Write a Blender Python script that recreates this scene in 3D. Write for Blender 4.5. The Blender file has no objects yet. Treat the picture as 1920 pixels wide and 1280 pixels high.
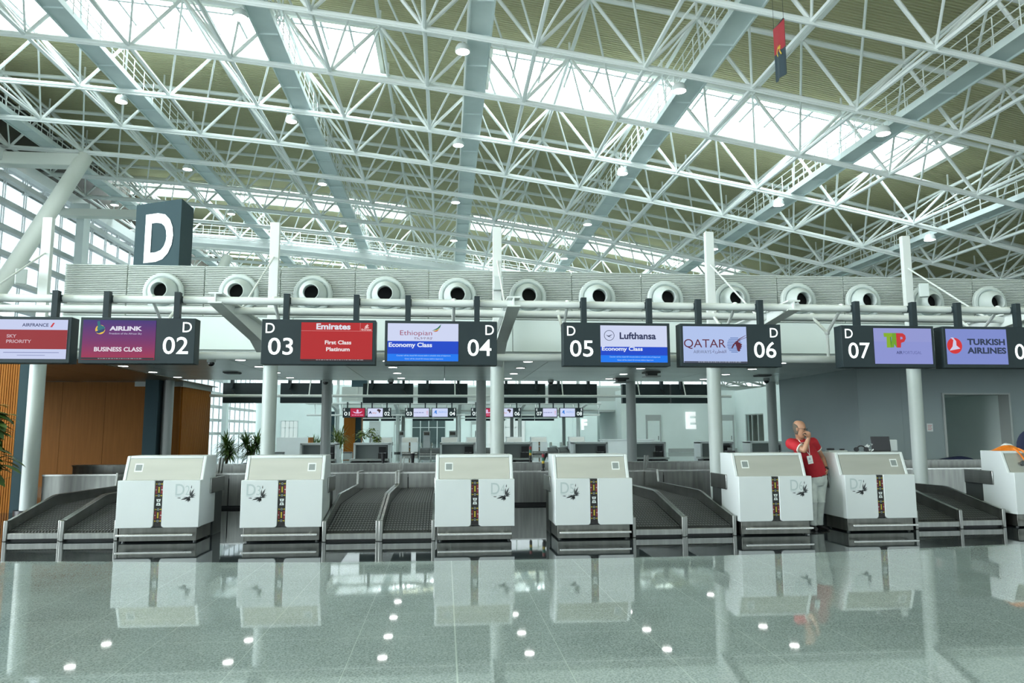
import bpy, bmesh, math, random
from mathutils import Vector, Matrix

C = bpy.context.scene.collection
S = bpy.context.scene
PI = math.pi

# ------------------------------------------------------------------ camera, sky, exposure
cam_d = bpy.data.cameras.new('camera')
cam_d.sensor_fit = 'HORIZONTAL'
cam_d.sensor_width = 36.0
cam_d.lens = 1394.62 / 1920 * 36.0
cam_d.clip_start = 0.1
cam_d.clip_end = 400
cam = bpy.data.objects.new('camera', cam_d)
C.objects.link(cam)
_p, _y, _r = 0.121188326, 0.0899143132, -0.00278870725
Fv = Vector((math.sin(_y) * math.cos(_p), math.cos(_y) * math.cos(_p), math.sin(_p)))
Rv = Vector((math.cos(_y), -math.sin(_y), 0))
Uv = Rv.cross(Fv)
R2 = math.cos(_r) * Rv + math.sin(_r) * Uv
U2 = -math.sin(_r) * Rv + math.cos(_r) * Uv
cam.matrix_world = Matrix(((R2.x, U2.x, -Fv.x, 0), (R2.y, U2.y, -Fv.y, 0), (R2.z, U2.z, -Fv.z, 1.573), (0, 0, 0, 1)))
S.camera = cam

world = bpy.data.worlds.new('sky')
S.world = world
world.use_nodes = True
bg = world.node_tree.nodes['Background']
bg.inputs[0].default_value = (0.87, 0.975, 1.0, 1)
bg.inputs[1].default_value = 12.5

S.view_settings.view_transform = 'Standard'
S.view_settings.look = 'None'
S.view_settings.gamma = 1
S.view_settings.use_curve_mapping = False
S.view_settings.exposure = 0.22
S.cycles.max_bounces = 8
S.cycles.diffuse_bounces = 6
S.cycles.glossy_bounces = 4
S.cycles.transparent_max_bounces = 12
S.cycles.caustics_reflective = False
S.cycles.caustics_refractive = False
S.cycles.sample_clamp_indirect = 6
S.cycles.use_denoising = True


def portal(name, loc, rot, sx, sy):
    l = bpy.data.lights.new(name, 'AREA')
    l.shape = 'RECTANGLE'
    l.size, l.size_y = sx, sy
    l.cycles.is_portal = True
    o = bpy.data.objects.new(name, l)
    o.location = loc
    o.rotation_euler = rot
    C.objects.link(o)


SKY = [(31.8, 36.1, -26.0, -3.3), (31.8, 36.1, 2.0, 24.5), (58.0, 62.2, -27.0, -3.3), (58.0, 62.2, 2.0, 24.5),
       (76.0, 82.0, -27.0, -3.3), (76.0, 82.0, 2.0, 24.5), (93.0, 98.0, -27.0, -3.3), (93.0, 98.0, 2.0, 24.5)]  # last two strips are unseen, added to brighten the far hall


def zlow(x):
    return 16.23 - 0.124 * (x + 0.9) - 0.0018 * (x + 0.9) ** 2


def zdeck(x):
    return zlow(x) + 3.15


for (y0, y1, x0, x1) in SKY:
    xm = (x0 + x1) / 2
    portal('skylight_portal', (xm, (y0 + y1) / 2, max(zdeck(x0), zdeck(x1)) + 1.2), (0, 0, 0), x1 - x0 + 1, y1 - y0 + 0.6)
portal('facade_portal', (-27.2, 50, 8), (0, -PI / 2, 0), 17, 112)
portal('front_portal', (2, -9.8, 9.5), (PI / 2, 0, 0), 66, 19)

# ------------------------------------------------------------------ helpers


def lin(c):
    return tuple(((v / 255) / 12.92 if v <= 10 else (((v / 255) + 0.055) / 1.055) ** 2.4) for v in c)


MATS = {}


def mat(name, col=(0.5, 0.5, 0.5), rough=0.5, metal=0.0, emit=None, es=1.0, spec=0.5, coat=0.0):
    m = bpy.data.materials.new(name)
    m.use_nodes = True
    b = m.node_tree.nodes['Principled BSDF']
    b.inputs['Base Color'].default_value = (*col, 1)
    b.inputs['Roughness'].default_value = rough
    b.inputs['Metallic'].default_value = metal
    b.inputs['Specular IOR Level'].default_value = spec
    b.inputs['Coat Weight'].default_value = coat
    if emit:
        b.inputs['Emission Color'].default_value = (*emit, 1)
        b.inputs['Emission Strength'].default_value = es
    MATS[name] = m
    return m


def nodes_of(m):
    return m.node_tree.nodes, m.node_tree.links, m.node_tree.nodes['Principled BSDF']


def noise_col(m, c1, c2, scale, detail=3, coord='Object', stretch=(1, 1, 1), lo=0.35, hi=0.65):
    n, l, b = nodes_of(m)
    tc = n.new('ShaderNodeTexCoord')
    mp = n.new('ShaderNodeMapping')
    mp.inputs['Scale'].default_value = stretch
    no = n.new('ShaderNodeTexNoise')
    no.inputs['Scale'].default_value = scale
    no.inputs['Detail'].default_value = detail
    cr = n.new('ShaderNodeValToRGB')
    cr.color_ramp.elements[0].position = lo
    cr.color_ramp.elements[1].position = hi
    cr.color_ramp.elements[0].color = (*c1, 1)
    cr.color_ramp.elements[1].color = (*c2, 1)
    l.new(tc.outputs[coord], mp.inputs[0])
    l.new(mp.outputs[0], no.inputs['Vector'])
    l.new(no.outputs['Fac'], cr.inputs[0])
    l.new(cr.outputs[0], b.inputs['Base Color'])
    return cr


WHITE = mat('white_lacquer', (0.70, 0.735, 0.75), 0.35)
noise_col(WHITE, (0.685, 0.72, 0.735), (0.715, 0.75, 0.765), 1.5)
STEELW = mat('white_painted_steel', (0.80, 0.83, 0.82), 0.45)
noise_col(STEELW, (0.78, 0.81, 0.80), (0.82, 0.85, 0.84), 0.8)
GREYW = mat('pale_grey_column_paint', (0.62, 0.68, 0.67), 0.4)
GREYC = mat('mid_grey_column_paint', (0.42, 0.45, 0.44), 0.35)
WALLP = mat('pale_wall_panel', (0.60, 0.66, 0.63), 0.55)
noise_col(WALLP, (0.76, 0.84, 0.82), (0.80, 0.88, 0.86), 0.5)
WALLG = mat('grey_wall_panel', (0.20, 0.235, 0.23), 0.5)
noise_col(WALLG, (0.28, 0.335, 0.345), (0.30, 0.36, 0.37), 0.6)
LOUV = mat('grey_louvre_metal', (0.60, 0.64, 0.61), 0.45)
SOFF = mat('grey_soffit_metal', (0.68, 0.72, 0.71), 0.3, 0.35)
noise_col(SOFF, (0.64, 0.68, 0.67), (0.72, 0.76, 0.75), 0.35, 2, 'Object', (0.3, 3, 1))
STAIN = mat('brushed_stainless', (0.50, 0.50, 0.47), 0.28, 0.95)
noise_col(STAIN, (0.30, 0.305, 0.29), (0.40, 0.405, 0.385), 14, 2, 'Object', (1, 1, 0.08))
STAIND = mat('dark_stainless', (0.26, 0.26, 0.25), 0.24, 0.95)
noise_col(STAIND, (0.30, 0.305, 0.295), (0.40, 0.405, 0.39), 6, 2, 'Object', (1, 1, 0.1))
KICK = mat('kick_stainless', (0.20, 0.20, 0.185), 0.3, 0.9)
noise_col(KICK, (0.17, 0.17, 0.155), (0.23, 0.23, 0.21), 10, 2, 'Object', (1, 1, 0.1))
BRIGHT = mat('bright_stainless_bar', (0.75, 0.75, 0.73), 0.25, 0.9)
GREIGE = mat('greige_brushed_panel', (0.47, 0.46, 0.42), 0.34, 0.55)
noise_col(GREIGE, (0.43, 0.43, 0.405), (0.47, 0.47, 0.445), 5, 2, 'Object', (0.2, 1, 1))
SLATE = mat('slate_sign_housing', (0.030, 0.042, 0.047), 0.5, spec=0.3)
noise_col(SLATE, (0.020, 0.032, 0.038), (0.024, 0.037, 0.043), 2)
SLATEB = mat('blue_slate_panel', (0.04, 0.065, 0.08), 0.65, spec=0.12)
noise_col(SLATEB, (0.040, 0.070, 0.082), (0.044, 0.076, 0.088), 1)
BLACK = mat('black_plastic', (0.012, 0.012, 0.014), 0.35)
BLACKG = mat('glossy_black', (0.008, 0.008, 0.010), 0.12)
DARKG = mat('dark_grey_metal', (0.07, 0.078, 0.078), 0.4, 0.3)
MIDG = mat('mid_grey_laminate', (0.25, 0.28, 0.28), 0.45)
HOLE = mat('duct_shade_black', (0.006, 0.006, 0.006), 0.9)
LETTER = mat('white_letter_glow', (0.85, 0.88, 0.88), 0.4, emit=(0.9, 0.95, 0.95), es=0.6)  # emission added so the white letters stand out
PRINTG = mat('pale_grey_print', (0.50, 0.57, 0.58), 0.45)
PRINTD = mat('charcoal_print', (0.05, 0.055, 0.06), 0.45)
RED = mat('pattern_red', (0.22, 0.02, 0.025), 0.5)
YEL = mat('pattern_yellow', (0.60, 0.46, 0.03), 0.5)
PAT = mat('pattern_black', (0.014, 0.011, 0.011), 0.4)
PATW = mat('pattern_white', (0.7, 0.75, 0.75), 0.5)
PATG = mat('pattern_grey', (0.30, 0.36, 0.37), 0.5)
LAMP = mat('lamp_lens', (1, 1, 1), 0.4, emit=(1, 0.99, 0.97), es=14.0)
GALV = mat('catwalk_grey_paint', (0.66, 0.74, 0.74), 0.45)
noise_col(GALV, (0.62, 0.70, 0.70), (0.70, 0.78, 0.78), 0.7)
MULL = mat('skylight_mullion_grey', (0.20, 0.23, 0.23), 0.5)
CREAM = mat('cream_painted_steel', (0.66, 0.68, 0.62), 0.5)
PAPER = mat('white_paper', (0.8, 0.82, 0.82), 0.7)

# olive roof deck
DECK = mat('olive_corrugated_deck', (0.46, 0.46, 0.23), 0.6)
noise_col(DECK, (0.46, 0.445, 0.275), (0.50, 0.485, 0.305), 0.15)

# glass
GLASS = bpy.data.materials.new('facade_glass')
GLASS.use_nodes = True
_n, _l = GLASS.node_tree.nodes, GLASS.node_tree.links
_n.remove(_n['Principled BSDF'])
_t = _n.new('ShaderNodeBsdfTransparent')
_t.inputs[0].default_value = (0.085, 0.095, 0.098, 1)
_g = _n.new('ShaderNodeBsdfGlossy')
_g.inputs['Roughness'].default_value = 0.05
_m = _n.new('ShaderNodeMixShader')
_m.inputs[0].default_value = 0.08
_l.new(_t.outputs[0], _m.inputs[1])
_l.new(_g.outputs[0], _m.inputs[2])
_l.new(_m.outputs[0], _n['Material Output'].inputs[0])
SKYG = GLASS.copy()
SKYG.name = 'skylight_glass'
for _q in SKYG.node_tree.nodes:
    if _q.type == 'BSDF_TRANSPARENT':
        _q.inputs[0].default_value = (0.86, 0.9, 0.9, 1)
FRONTG = GLASS.copy()
FRONTG.name = 'tinted_front_glass'
for _q in FRONTG.node_tree.nodes:
    if _q.type == 'BSDF_TRANSPARENT':
        _q.inputs[0].default_value = (0.095, 0.10, 0.10, 1)
CLEAR = GLASS.copy()
CLEAR.name = 'clear_glass'
for _q in CLEAR.node_tree.nodes:
    if _q.type == 'BSDF_TRANSPARENT':
        _q.inputs[0].default_value = (0.8, 0.86, 0.85, 1)


def floor_mat(name, c1, c2, joint, rough, spec):
    m = mat(name, c1, rough, spec=spec)
    n, l, b = nodes_of(m)
    tc = n.new('ShaderNodeTexCoord')
    n1 = n.new('ShaderNodeTexNoise')
    n1.inputs['Scale'].default_value = 75
    n1.inputs['Detail'].default_value = 4
    n2 = n.new('ShaderNodeTexVoronoi')
    n2.inputs['Scale'].default_value = 60
    mx = n.new('ShaderNodeMath')
    mx.operation = 'MULTIPLY_ADD'
    mx.inputs[1].default_value = 0.35
    n3 = n.new('ShaderNodeTexNoise')
    n3.inputs['Scale'].default_value = 1.1
    n3.inputs['Detail'].default_value = 2
    ad = n.new('ShaderNodeMath')
    ad.operation = 'MULTIPLY_ADD'
    ad.inputs[1].default_value = 0.25
    cr = n.new('ShaderNodeValToRGB')
    cr.color_ramp.elements[0].position = 0.56
    cr.color_ramp.elements[1].position = 0.92
    cr.color_ramp.elements[0].color = (*c1, 1)
    cr.color_ramp.elements[1].color = (*c2, 1)
    l.new(tc.outputs['Object'], n1.inputs['Vector'])
    l.new(tc.outputs['Object'], n2.inputs['Vector'])
    l.new(tc.outputs['Object'], n3.inputs['Vector'])
    l.new(n2.outputs['Distance'], mx.inputs[0])
    l.new(n1.outputs['Fac'], mx.inputs[2])
    l.new(n3.outputs['Fac'], ad.inputs[0])
    l.new(mx.outputs[0], ad.inputs[2])
    l.new(ad.outputs[0], cr.inputs[0])
    sp = n.new('ShaderNodeSeparateXYZ')
    l.new(tc.outputs['Object'], sp.inputs[0])

    def line(axis, off, pitch, w):
        a = n.new('ShaderNodeMath'); a.operation = 'SUBTRACT'; a.inputs[1].default_value = off
        l.new(sp.outputs[axis], a.inputs[0])
        d = n.new('ShaderNodeMath'); d.operation = 'PINGPONG'; d.inputs[1].default_value = pitch / 2
        l.new(a.outputs[0], d.inputs[0])
        g = n.new('ShaderNodeMath'); g.operation = 'LESS_THAN'; g.inputs[1].default_value = w
        l.new(d.outputs[0], g.inputs[0])
        return g
    ga = line('X', 0.094, 0.75, 0.0022)
    gb = line('Y', 6.056, 0.75, 0.0022)
    mxx = n.new('ShaderNodeMath'); mxx.operation = 'MAXIMUM'
    l.new(ga.outputs[0], mxx.inputs[0]); l.new(gb.outputs[0], mxx.inputs[1])
    # the wide expansion joint on the centre line
    a = n.new('ShaderNodeMath'); a.operation = 'SUBTRACT'; a.inputs[1].default_value = 0.094
    l.new(sp.outputs['X'], a.inputs[0])
    a2 = n.new('ShaderNodeMath'); a2.operation = 'ABSOLUTE'
    l.new(a.outputs[0], a2.inputs[0])
    a3 = n.new('ShaderNodeMath'); a3.operation = 'LESS_THAN'; a3.inputs[1].default_value = 0.0055
    l.new(a2.outputs[0], a3.inputs[0])
    m2 = n.new('ShaderNodeMath'); m2.operation = 'MAXIMUM'
    l.new(mxx.outputs[0], m2.inputs[0]); l.new(a3.outputs[0], m2.inputs[1])
    mixn = n.new('ShaderNodeMix'); mixn.data_type = 'RGBA'
    mixn.inputs['B'].default_value = (*joint, 1)
    l.new(m2.outputs[0], mixn.inputs['Factor'])
    l.new(cr.outputs[0], mixn.inputs['A'])
    l.new(mixn.outputs['Result'], b.inputs['Base Color'])
    return m


FLOORL = floor_mat('light_granite', (0.145, 0.185, 0.185), (0.36, 0.425, 0.42), (0.48, 0.55, 0.53), 0.035, 0.62)
FLOORD = floor_mat('dark_granite', (0.010, 0.013, 0.015), (0.030, 0.036, 0.040), (0.10, 0.13, 0.13), 0.03, 0.5)


def wood_mat(name, c1, c2, rough=0.4):
    m = mat(name, c1, rough, spec=0.15)
    noise_col(m, c1, c2, 3.0, 4, 'Object', (6, 6, 0.35), 0.3, 0.7)
    return m


WOOD = wood_mat('brown_veneer', (0.20, 0.072, 0.011), (0.24, 0.092, 0.016), 0.55)
WOODO = wood_mat('orange_slatted_wood', (0.33, 0.112, 0.014), (0.40, 0.145, 0.022), 0.55)

BELT = mat('black_cleated_belt', (0.03, 0.033, 0.035), 0.42)
_n, _l, _b = nodes_of(BELT)
_tc = _n.new('ShaderNodeTexCoord')
_sp = _n.new('ShaderNodeSeparateXYZ')
_mpb = _n.new('ShaderNodeMapping')
_mpb.inputs['Scale'].default_value = (1, 0.4, 1)
_l.new(_tc.outputs['Object'], _mpb.inputs[0])
_l.new(_mpb.outputs[0], _sp.inputs[0])


def _mth(op, a, bb):
    q = _n.new('ShaderNodeMath')
    q.operation = op
    for i, v in enumerate((a, bb)):
        if v is None:
            continue
        if isinstance(v, (int, float)):
            q.inputs[i].default_value = v
        else:
            _l.new(v, q.inputs[i])
    return q.outputs[0]


_s1 = _mth('SINE', _mth('MULTIPLY', _mth('ADD', _sp.outputs['X'], _sp.outputs['Y']), 70), None)
_s2 = _mth('SINE', _mth('MULTIPLY', _mth('SUBTRACT', _sp.outputs['X'], _sp.outputs['Y']), 70), None)
_pr = _mth('MULTIPLY', _s1, _s2)
_cr = _n.new('ShaderNodeValToRGB')
_cr.color_ramp.elements[0].position = 0.35
_cr.color_ramp.elements[1].position = 0.8
_cr.color_ramp.elements[0].color = (0.012, 0.013, 0.014, 1)
_cr.color_ramp.elements[1].color = (0.24, 0.245, 0.245, 1)
_l.new(_pr, _cr.inputs[0])
_l.new(_cr.outputs[0], _b.inputs['Base Color'])
_bp = _n.new('ShaderNodeBump')
_bp.inputs['Distance'].default_value = 0.004
_l.new(_pr, _bp.inputs['Height'])
_l.new(_bp.outputs[0], _b.inputs['Normal'])


def emis(name, rgb, s=1.0):
    if name in MATS:
        return MATS[name]
    c = lin(rgb)
    return mat(name, (0.015, 0.015, 0.015), 0.3, emit=c, es=s * 0.84, spec=0.12)


_dg_text = {}


def text_geo(s, bold=0.0, shear=0.0):
    k = (s, bold, shear)
    if k in _dg_text:
        return _dg_text[k]
    cu = bpy.data.curves.new('glyphs', 'FONT')
    cu.body = s
    cu.offset = bold
    cu.shear = shear
    cu.resolution_u = 4
    o = bpy.data.objects.new('glyphs', cu)
    C.objects.link(o)
    dg = bpy.context.evaluated_depsgraph_get()
    me = bpy.data.meshes.new_from_object(o.evaluated_get(dg))
    vs = [(v.co.x, v.co.y) for v in me.vertices]
    fs = [tuple(p.vertices) for p in me.polygons]
    bpy.data.objects.remove(o)
    bpy.data.curves.remove(cu)
    bpy.data.meshes.remove(me)
    _dg_text[k] = (vs, fs)
    return vs, fs


class MB:
    def __init__(self):
        self.v, self.f, self.m = [], [], []

    def add(self, vs, fs, mi=0):
        o = len(self.v)
        self.v += [tuple(x) for x in vs]
        for f in fs:
            self.f.append(tuple(i + o for i in f))
            self.m.append(mi)
        return self

    def box(self, x0, x1, y0, y1, z0, z1, mi=0):
        vs = [(x, y, z) for x in (x0, x1) for y in (y0, y1) for z in (z0, z1)]
        return self.add(vs, [(0, 1, 3, 2), (4, 6, 7, 5), (0, 4, 5, 1), (2, 3, 7, 6), (0, 2, 6, 4), (1, 5, 7, 3)], mi)

    def prism(self, pts, a0, a1, axis='y', mi=0):
        # pts: outline; axis y -> pts are (x,z); axis x -> pts are (y,z); axis z -> pts are (x,y)
        n = len(pts)

        def P(p, a):
            return (p[0], a, p[1]) if axis == 'y' else ((a, p[0], p[1]) if axis == 'x' else (p[0], p[1], a))
        vs = [P(p, a0) for p in pts] + [P(p, a1) for p in pts]
        fs = [tuple(range(n)), tuple(range(2 * n - 1, n - 1, -1))]
        fs += [(i, (i + 1) % n, n + (i + 1) % n, n + i) for i in range(n)]
        return self.add(vs, fs, mi)

    def flat(self, pts, y, mi=0):
        return self.add([(p[0], y, p[1]) for p in pts], [tuple(range(len(pts)))], mi)

    def disc(self, cx, cz, r, y, mi=0, n=20, rz=None):
        rz = rz or r
        return self.flat([(cx + r * math.cos(i * 2 * PI / n), cz + rz * math.sin(i * 2 * PI / n)) for i in range(n)], y, mi)

    def ring(self, cx, cz, r0, r1, y, mi=0, n=24, sz=1.0):
        vs = []
        for i in range(n):
            a = i * 2 * PI / n
            vs += [(cx + r0 * math.cos(a), y, cz + sz * r0 * math.sin(a)), (cx + r1 * math.cos(a), y, cz + sz * r1 * math.sin(a))]
        return self.add(vs, [(2 * i, 2 * i + 1, (2 * i + 3) % (2 * n), (2 * i + 2) % (2 * n)) for i in range(n)], mi)

    def rect(self, x0, x1, z0, z1, y, mi=0):
        return self.flat([(x0, z0), (x1, z0), (x1, z1), (x0, z1)], y, mi)

    def tube(self, p, q, r, mi=0, n=8, r2=None):
        p, q = Vector(p), Vector(q)
        r2 = r if r2 is None else r2
        d = (q - p)
        if d.length < 1e-6:
            return self
        d.normalize()
        a = d.orthogonal().normalized()
        b = d.cross(a)
        vs = []
        for c, rr in ((p, r), (q, r2)):
            for i in range(n):
                t = 2 * PI * i / n
                vs.append(c + (a * math.cos(t) + b * math.sin(t)) * rr)
        fs = [(i, (i + 1) % n, n + (i + 1) % n, n + i) for i in range(n)]
        fs += [tuple(range(n - 1, -1, -1)), tuple(range(n, 2 * n))]
        return self.add(vs, fs, mi)

    def path(self, pts, r, mi=0, n=8):
        for a, b in zip(pts[:-1], pts[1:]):
            self.tube(a, b, r, mi, n)
        return self

    def lathe(self, prof, c, axis='z', mi=0, n=24):
        vs, fs = [], []
        k = len(prof)
        for i in range(n):
            t = 2 * PI * i / n
            for (r, h) in prof:
                if axis == 'z':
                    vs.append((c[0] + r * math.cos(t), c[1] + r * math.sin(t), c[2] + h))
                else:
                    vs.append((c[0] + r * math.cos(t), c[1] + h, c[2] + r * math.sin(t)))
        for i in range(n):
            j = (i + 1) % n
            for q in range(k - 1):
                fs.append((i * k + q, j * k + q, j * k + q + 1, i * k + q + 1))
        return self.add(vs, fs, mi)

    def ball(self, c, r, mi=0, n=10, m=6, s=(1, 1, 1)):
        vs, fs = [], []
        for j in range(m + 1):
            ph = PI * j / m
            for i in range(n):
                t = 2 * PI * i / n
                vs.append((c[0] + s[0] * r * math.sin(ph) * math.cos(t), c[1] + s[1] * r * math.sin(ph) * math.sin(t), c[2] + s[2] * r * math.cos(ph)))
        for j in range(m):
            for i in range(n):
                k = (i + 1) % n
                fs.append((j * n + i, j * n + k, (j + 1) * n + k, (j + 1) * n + i))
        return self.add(vs, fs, mi)

    def text(self, s, x, z, h, y, mi=0, w=None, align='l', bold=0.0, shear=0.0):
        vs, fs = text_geo(s, bold, shear)
        if not vs:
            return self
        xs = [v[0] for v in vs]
        ys = [v[1] for v in vs]
        x0, x1, y0, y1 = min(xs), max(xs), min(ys), max(ys)
        kz = h / max(y1 - y0, 1e-6)
        kx = kz if w is None else w / max(x1 - x0, 1e-6)
        W = (x1 - x0) * kx
        ox = x if align == 'l' else (x - W if align == 'r' else x - W / 2)
        return self.add([(ox + (a - x0) * kx, y, z + (b - y0) * kz) for a, b in vs], fs, mi)

    def build(self, name, mats, parent=None, bevel=0, recalc=True, loc=None, angle=32):
        me = bpy.data.meshes.new(name)
        me.from_pydata(self.v, [], self.f)
        if not isinstance(mats, (list, tuple)):
            mats = [mats]
        for m in mats:
            me.materials.append(m)
        me.polygons.foreach_set('material_index', self.m)
        if recalc:
            bm = bmesh.new()
            bm.from_mesh(me)
            bmesh.ops.recalc_face_normals(bm, faces=bm.faces)
            bm.to_mesh(me)
            bm.free()
        me.polygons.foreach_set('use_smooth', [True] * len(me.polygons))
        me.set_sharp_from_angle(angle=math.radians(angle))
        o = bpy.data.objects.new(name, me)
        C.objects.link(o)
        if parent:
            o.parent = parent
        if loc:
            o.location = loc
        if bevel:
            b = o.modifiers.new('edge', 'BEVEL')
            b.width = bevel
            b.segments = 2
            b.limit_method = 'ANGLE'
        return o


def thing(name, label, cat, loc=(0, 0, 0), group=None, rz=0):
    o = bpy.data.objects.new(name, None)
    C.objects.link(o)
    o.location = loc
    o.rotation_euler = (0, 0, rz)
    return tag(o, label, cat, group)


def tag(o, label, cat, group=None, kind=None):
    o['label'] = label
    o['category'] = cat
    if group:
        o['group'] = group
    if kind:
        o['kind'] = kind
    return o


def struct(o):
    o['kind'] = 'structure'
    return o


def dup(root, loc, label=None, group=None):
    r = root.copy()
    C.objects.link(r)
    r.location = loc
    if label:
        r['label'] = label
    if group:
        r['group'] = group
    for ch in list(root.children):
        c = ch.copy()
        C.objects.link(c)
        c.parent = r
        for g in ch.children:
            d = g.copy()
            C.objects.link(d)
            d.parent = c
    return r


ORD = ['first', 'second', 'third', 'fourth', 'fifth', 'sixth', 'seventh', 'eighth', 'ninth', 'tenth', 'eleventh', 'twelfth', 'thirteenth', 'fourteenth', 'fifteenth', 'sixteenth']

# ------------------------------------------------------------------ the setting
EDGE = [(-45, 10.05), (-5.35, 10.0), (-4.14, 9.86), (-2.95, 9.68), (-1.51, 9.53), (-0.07, 9.47), (1.65, 9.45), (2.33, 9.46),
        (3.59, 9.49), (4.84, 9.59), (6.54, 9.80), (7.76, 9.98), (50, 10.1)]
fb = MB()
n = len(EDGE)
fb.add([(x, -11, 0) for x, y in EDGE] + [(x, y, 0) for x, y in EDGE] + [(x, 19.6, 0) for x, y in EDGE] + [(x, 106, 0) for x, y in EDGE],
       [(i, i + 1, n + i + 1, n + i) for i in range(n - 1)], 0)
o_ = 0
for i in range(n - 1):
    fb.f.append((n + i, n + i + 1, 2 * n + i + 1, 2 * n + i)); fb.m.append(1)
    fb.f.append((2 * n + i, 2 * n + i + 1, 3 * n + i + 1, 3 * n + i)); fb.m.append(0)
fl = struct(fb.build('floor', [FLOORL, FLOORD], recalc=False))
fl['label'] = 'polished light granite floor with a dark granite band under the check-in row'

XN = [-0.85 + 4.1 * j for j in range(-7, 12)]
ROWS = [35 + 4.6 * k for k in range(-4, 16)]


# corrugated roof deck with skylight openings
def deck():
    mb = MB()
    xs = sorted(set([-33, -30, -27, -26, -22, -18, -14, -10, -6.5, -3.3, -0.6, 2.0, 5, 8, 11, 14, 17, 20, 22.3, 24.5, 28, 32, 36, 40, 44, 48]))
    ys = [(-10, 0), (0, 0), (4, 0), (8.3, 0), (14, 0)]
    y = 14.0
    while y < 106:
        ys += [(y + 0.01, 0), (y + 0.07, 0), (y + 0.09, 0.05), (y + 0.15, 0.05)]
        y += 0.16
    for (yy, dz) in ys:
        for x in xs:
            mb.v.append((x, yy, zdeck(x) + dz))
    k = len(xs)
    for j in range(len(ys) - 1):
        ym = (ys[j][0] + ys[j + 1][0]) / 2
        for i in range(k - 1):
            xm = (xs[i] + xs[i + 1]) / 2
            if any(a < ym < b and c < xm < d for (a, b, c, d) in SKY):
                continue
            mb.f.append((j * k + i, j * k + i + 1, (j + 1) * k + i + 1, (j + 1) * k + i))
            mb.m.append(0)
    o = mb.build('ceiling', DECK, recalc=False, angle=20)
    struct(o)
    o['label'] = 'olive corrugated metal roof deck above the white trusses'


deck()


def skylight(i, y0, y1, x0, x1):
    H_ = 0.75
    mb = MB()
    n = max(2, round((x1 - x0) / 1.36))
    xs = [x0 + (x1 - x0) * k / n for k in range(n + 1)]

    def zz(x):
        return zdeck(x)

    mu = MB()

    def slab(xa, xb, ya, yb, da, db, mb=mb):
        vs = []
        for x in (xa, xb):
            for y in (ya, yb):
                for d in (da, db):
                    vs.append((x, y, zz(x) + d))
        mb.add(vs, [(0, 1, 3, 2), (4, 6, 7, 5), (0, 4, 5, 1), (2, 3, 7, 6), (0, 2, 6, 4), (1, 5, 7, 3)])
    for a, b in zip(xs[:-1], xs[1:]):
        slab(a, b, y0 - 0.15, y0 + 0.06, -0.18, H_)
        slab(a, b, y1 - 0.06, y1 + 0.15, -0.18, H_)
        slab(a, b, (y0 + y1) / 2 - 0.06, (y0 + y1) / 2 + 0.06, H_ - 0.02, H_ + 0.08, mu)
    slab(x0 - 0.15, x0 + 0.06, y0, y1, -0.18, H_)
    slab(x1 - 0.06, x1 + 0.15, y0, y1, -0.18, H_)
    for x in xs[1:-1]:
        slab(x - 0.05, x + 0.05, y0, y1, H_ - 0.02, H_ + 0.08, mu)
    fr = struct(mb.build('window_%d' % i, CREAM))
    fr['label'] = 'long white framed roof skylight between the trusses'
    struct(mu.build('mullion', MULL, fr))
    g = MB()
    for a, b in zip(xs[:-1], xs[1:]):
        g.add([(a, y0, zz(a) + H_ + 0.04), (b, y0, zz(b) + H_ + 0.04), (b, y1, zz(b) + H_ + 0.04), (a, y1, zz(a) + H_ + 0.04)], [(0, 1, 2, 3)])
    struct(g.build('pane', SKYG, fr, recalc=False))


for i, s in enumerate(SKY):
    skylight(i + 1, *s)


# left glass facade
def facade():
    X = -26.0
    fr = MB()
    y = 12.0
    while y < 104.5:
        for d in (-0.11, 0.11):
            fr.box(X - 0.03, X + 0.03, y + d - 0.018, y + d + 0.018, 0, 17.4)
        y += 2.2
    tr = MB()
    z = 1.5
    while z < 17.5:
        tr.box(X + 0.05, X + 0.42, 12, 104.3, z - 0.15, z + 0.15)
        z += 1.5
    f = struct(fr.build('window_21', STEELW))
    f['label'] = 'tall glass curtain wall along the left side of the hall'
    struct(tr.build('transom', GREYC, f))
    g = MB()
    g.add([(X, 12, 0), (X, 104.3, 0), (X, 104.3, 17.4), (X, 12, 17.4)], [(0, 1, 2, 3)])
    struct(g.build('pane', GLASS, f, recalc=False))
    # eaves beam above the glass and the dark sheet over it
    w = MB()
    w.box(X - 0.3, X + 0.5, 11, 104.5, 17.2, 17.9)
    wl = struct(w.build('wall_left', STEELW))
    w = MB()
    w.box(X - 0.3, X - 0.05, 11, 104.5, 17.9, 23.0)
    struct(w.build('eaves_dark_panel', mat('eaves_dark_fill', (0.05, 0.045, 0.035), 0.6), wl))  # near-black colour stands in for the dark space under the eaves
    k = 0
    for yy in (30.0, 52.5, 70.0, 88.0):
        k += 1
        m = MB()
        m.box(X + 0.75, X + 1.25, yy - 0.45, yy + 0.45, 0, 16.9)
        m.box(X + 0.3, X + 1.6, yy - 0.5, yy + 0.5, 16.9, 17.25)
        tag(m.build('facade_post', GREYW), 'pale box post standing along the left glass wall, %s from the front' % ORD[k - 1], 'post', 'facade posts')


facade()

# tinted glass front behind the camera
m = MB()
x = -30.0
while x < 48:
    m.box(x - 0.06, x + 0.06, -9.1, -8.9, 0, zdeck(x))
    x += 3.0
for z in (3.0, 6.0, 9.0, 12.0):
    m.box(-30, 48, -9.1, -8.9, z - 0.06, z + 0.06)
f_ = struct(m.build('window_20', STEELW))
g = MB()
g.add([(-33, -9, 0), (48, -9, 0), (48, -9, zdeck(48)), (20, -9, zdeck(20)), (-33, -9, zdeck(-33))], [(0, 1, 2, 3, 4)])
struct(g.build('pane', FRONTG, f_, recalc=False))

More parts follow.
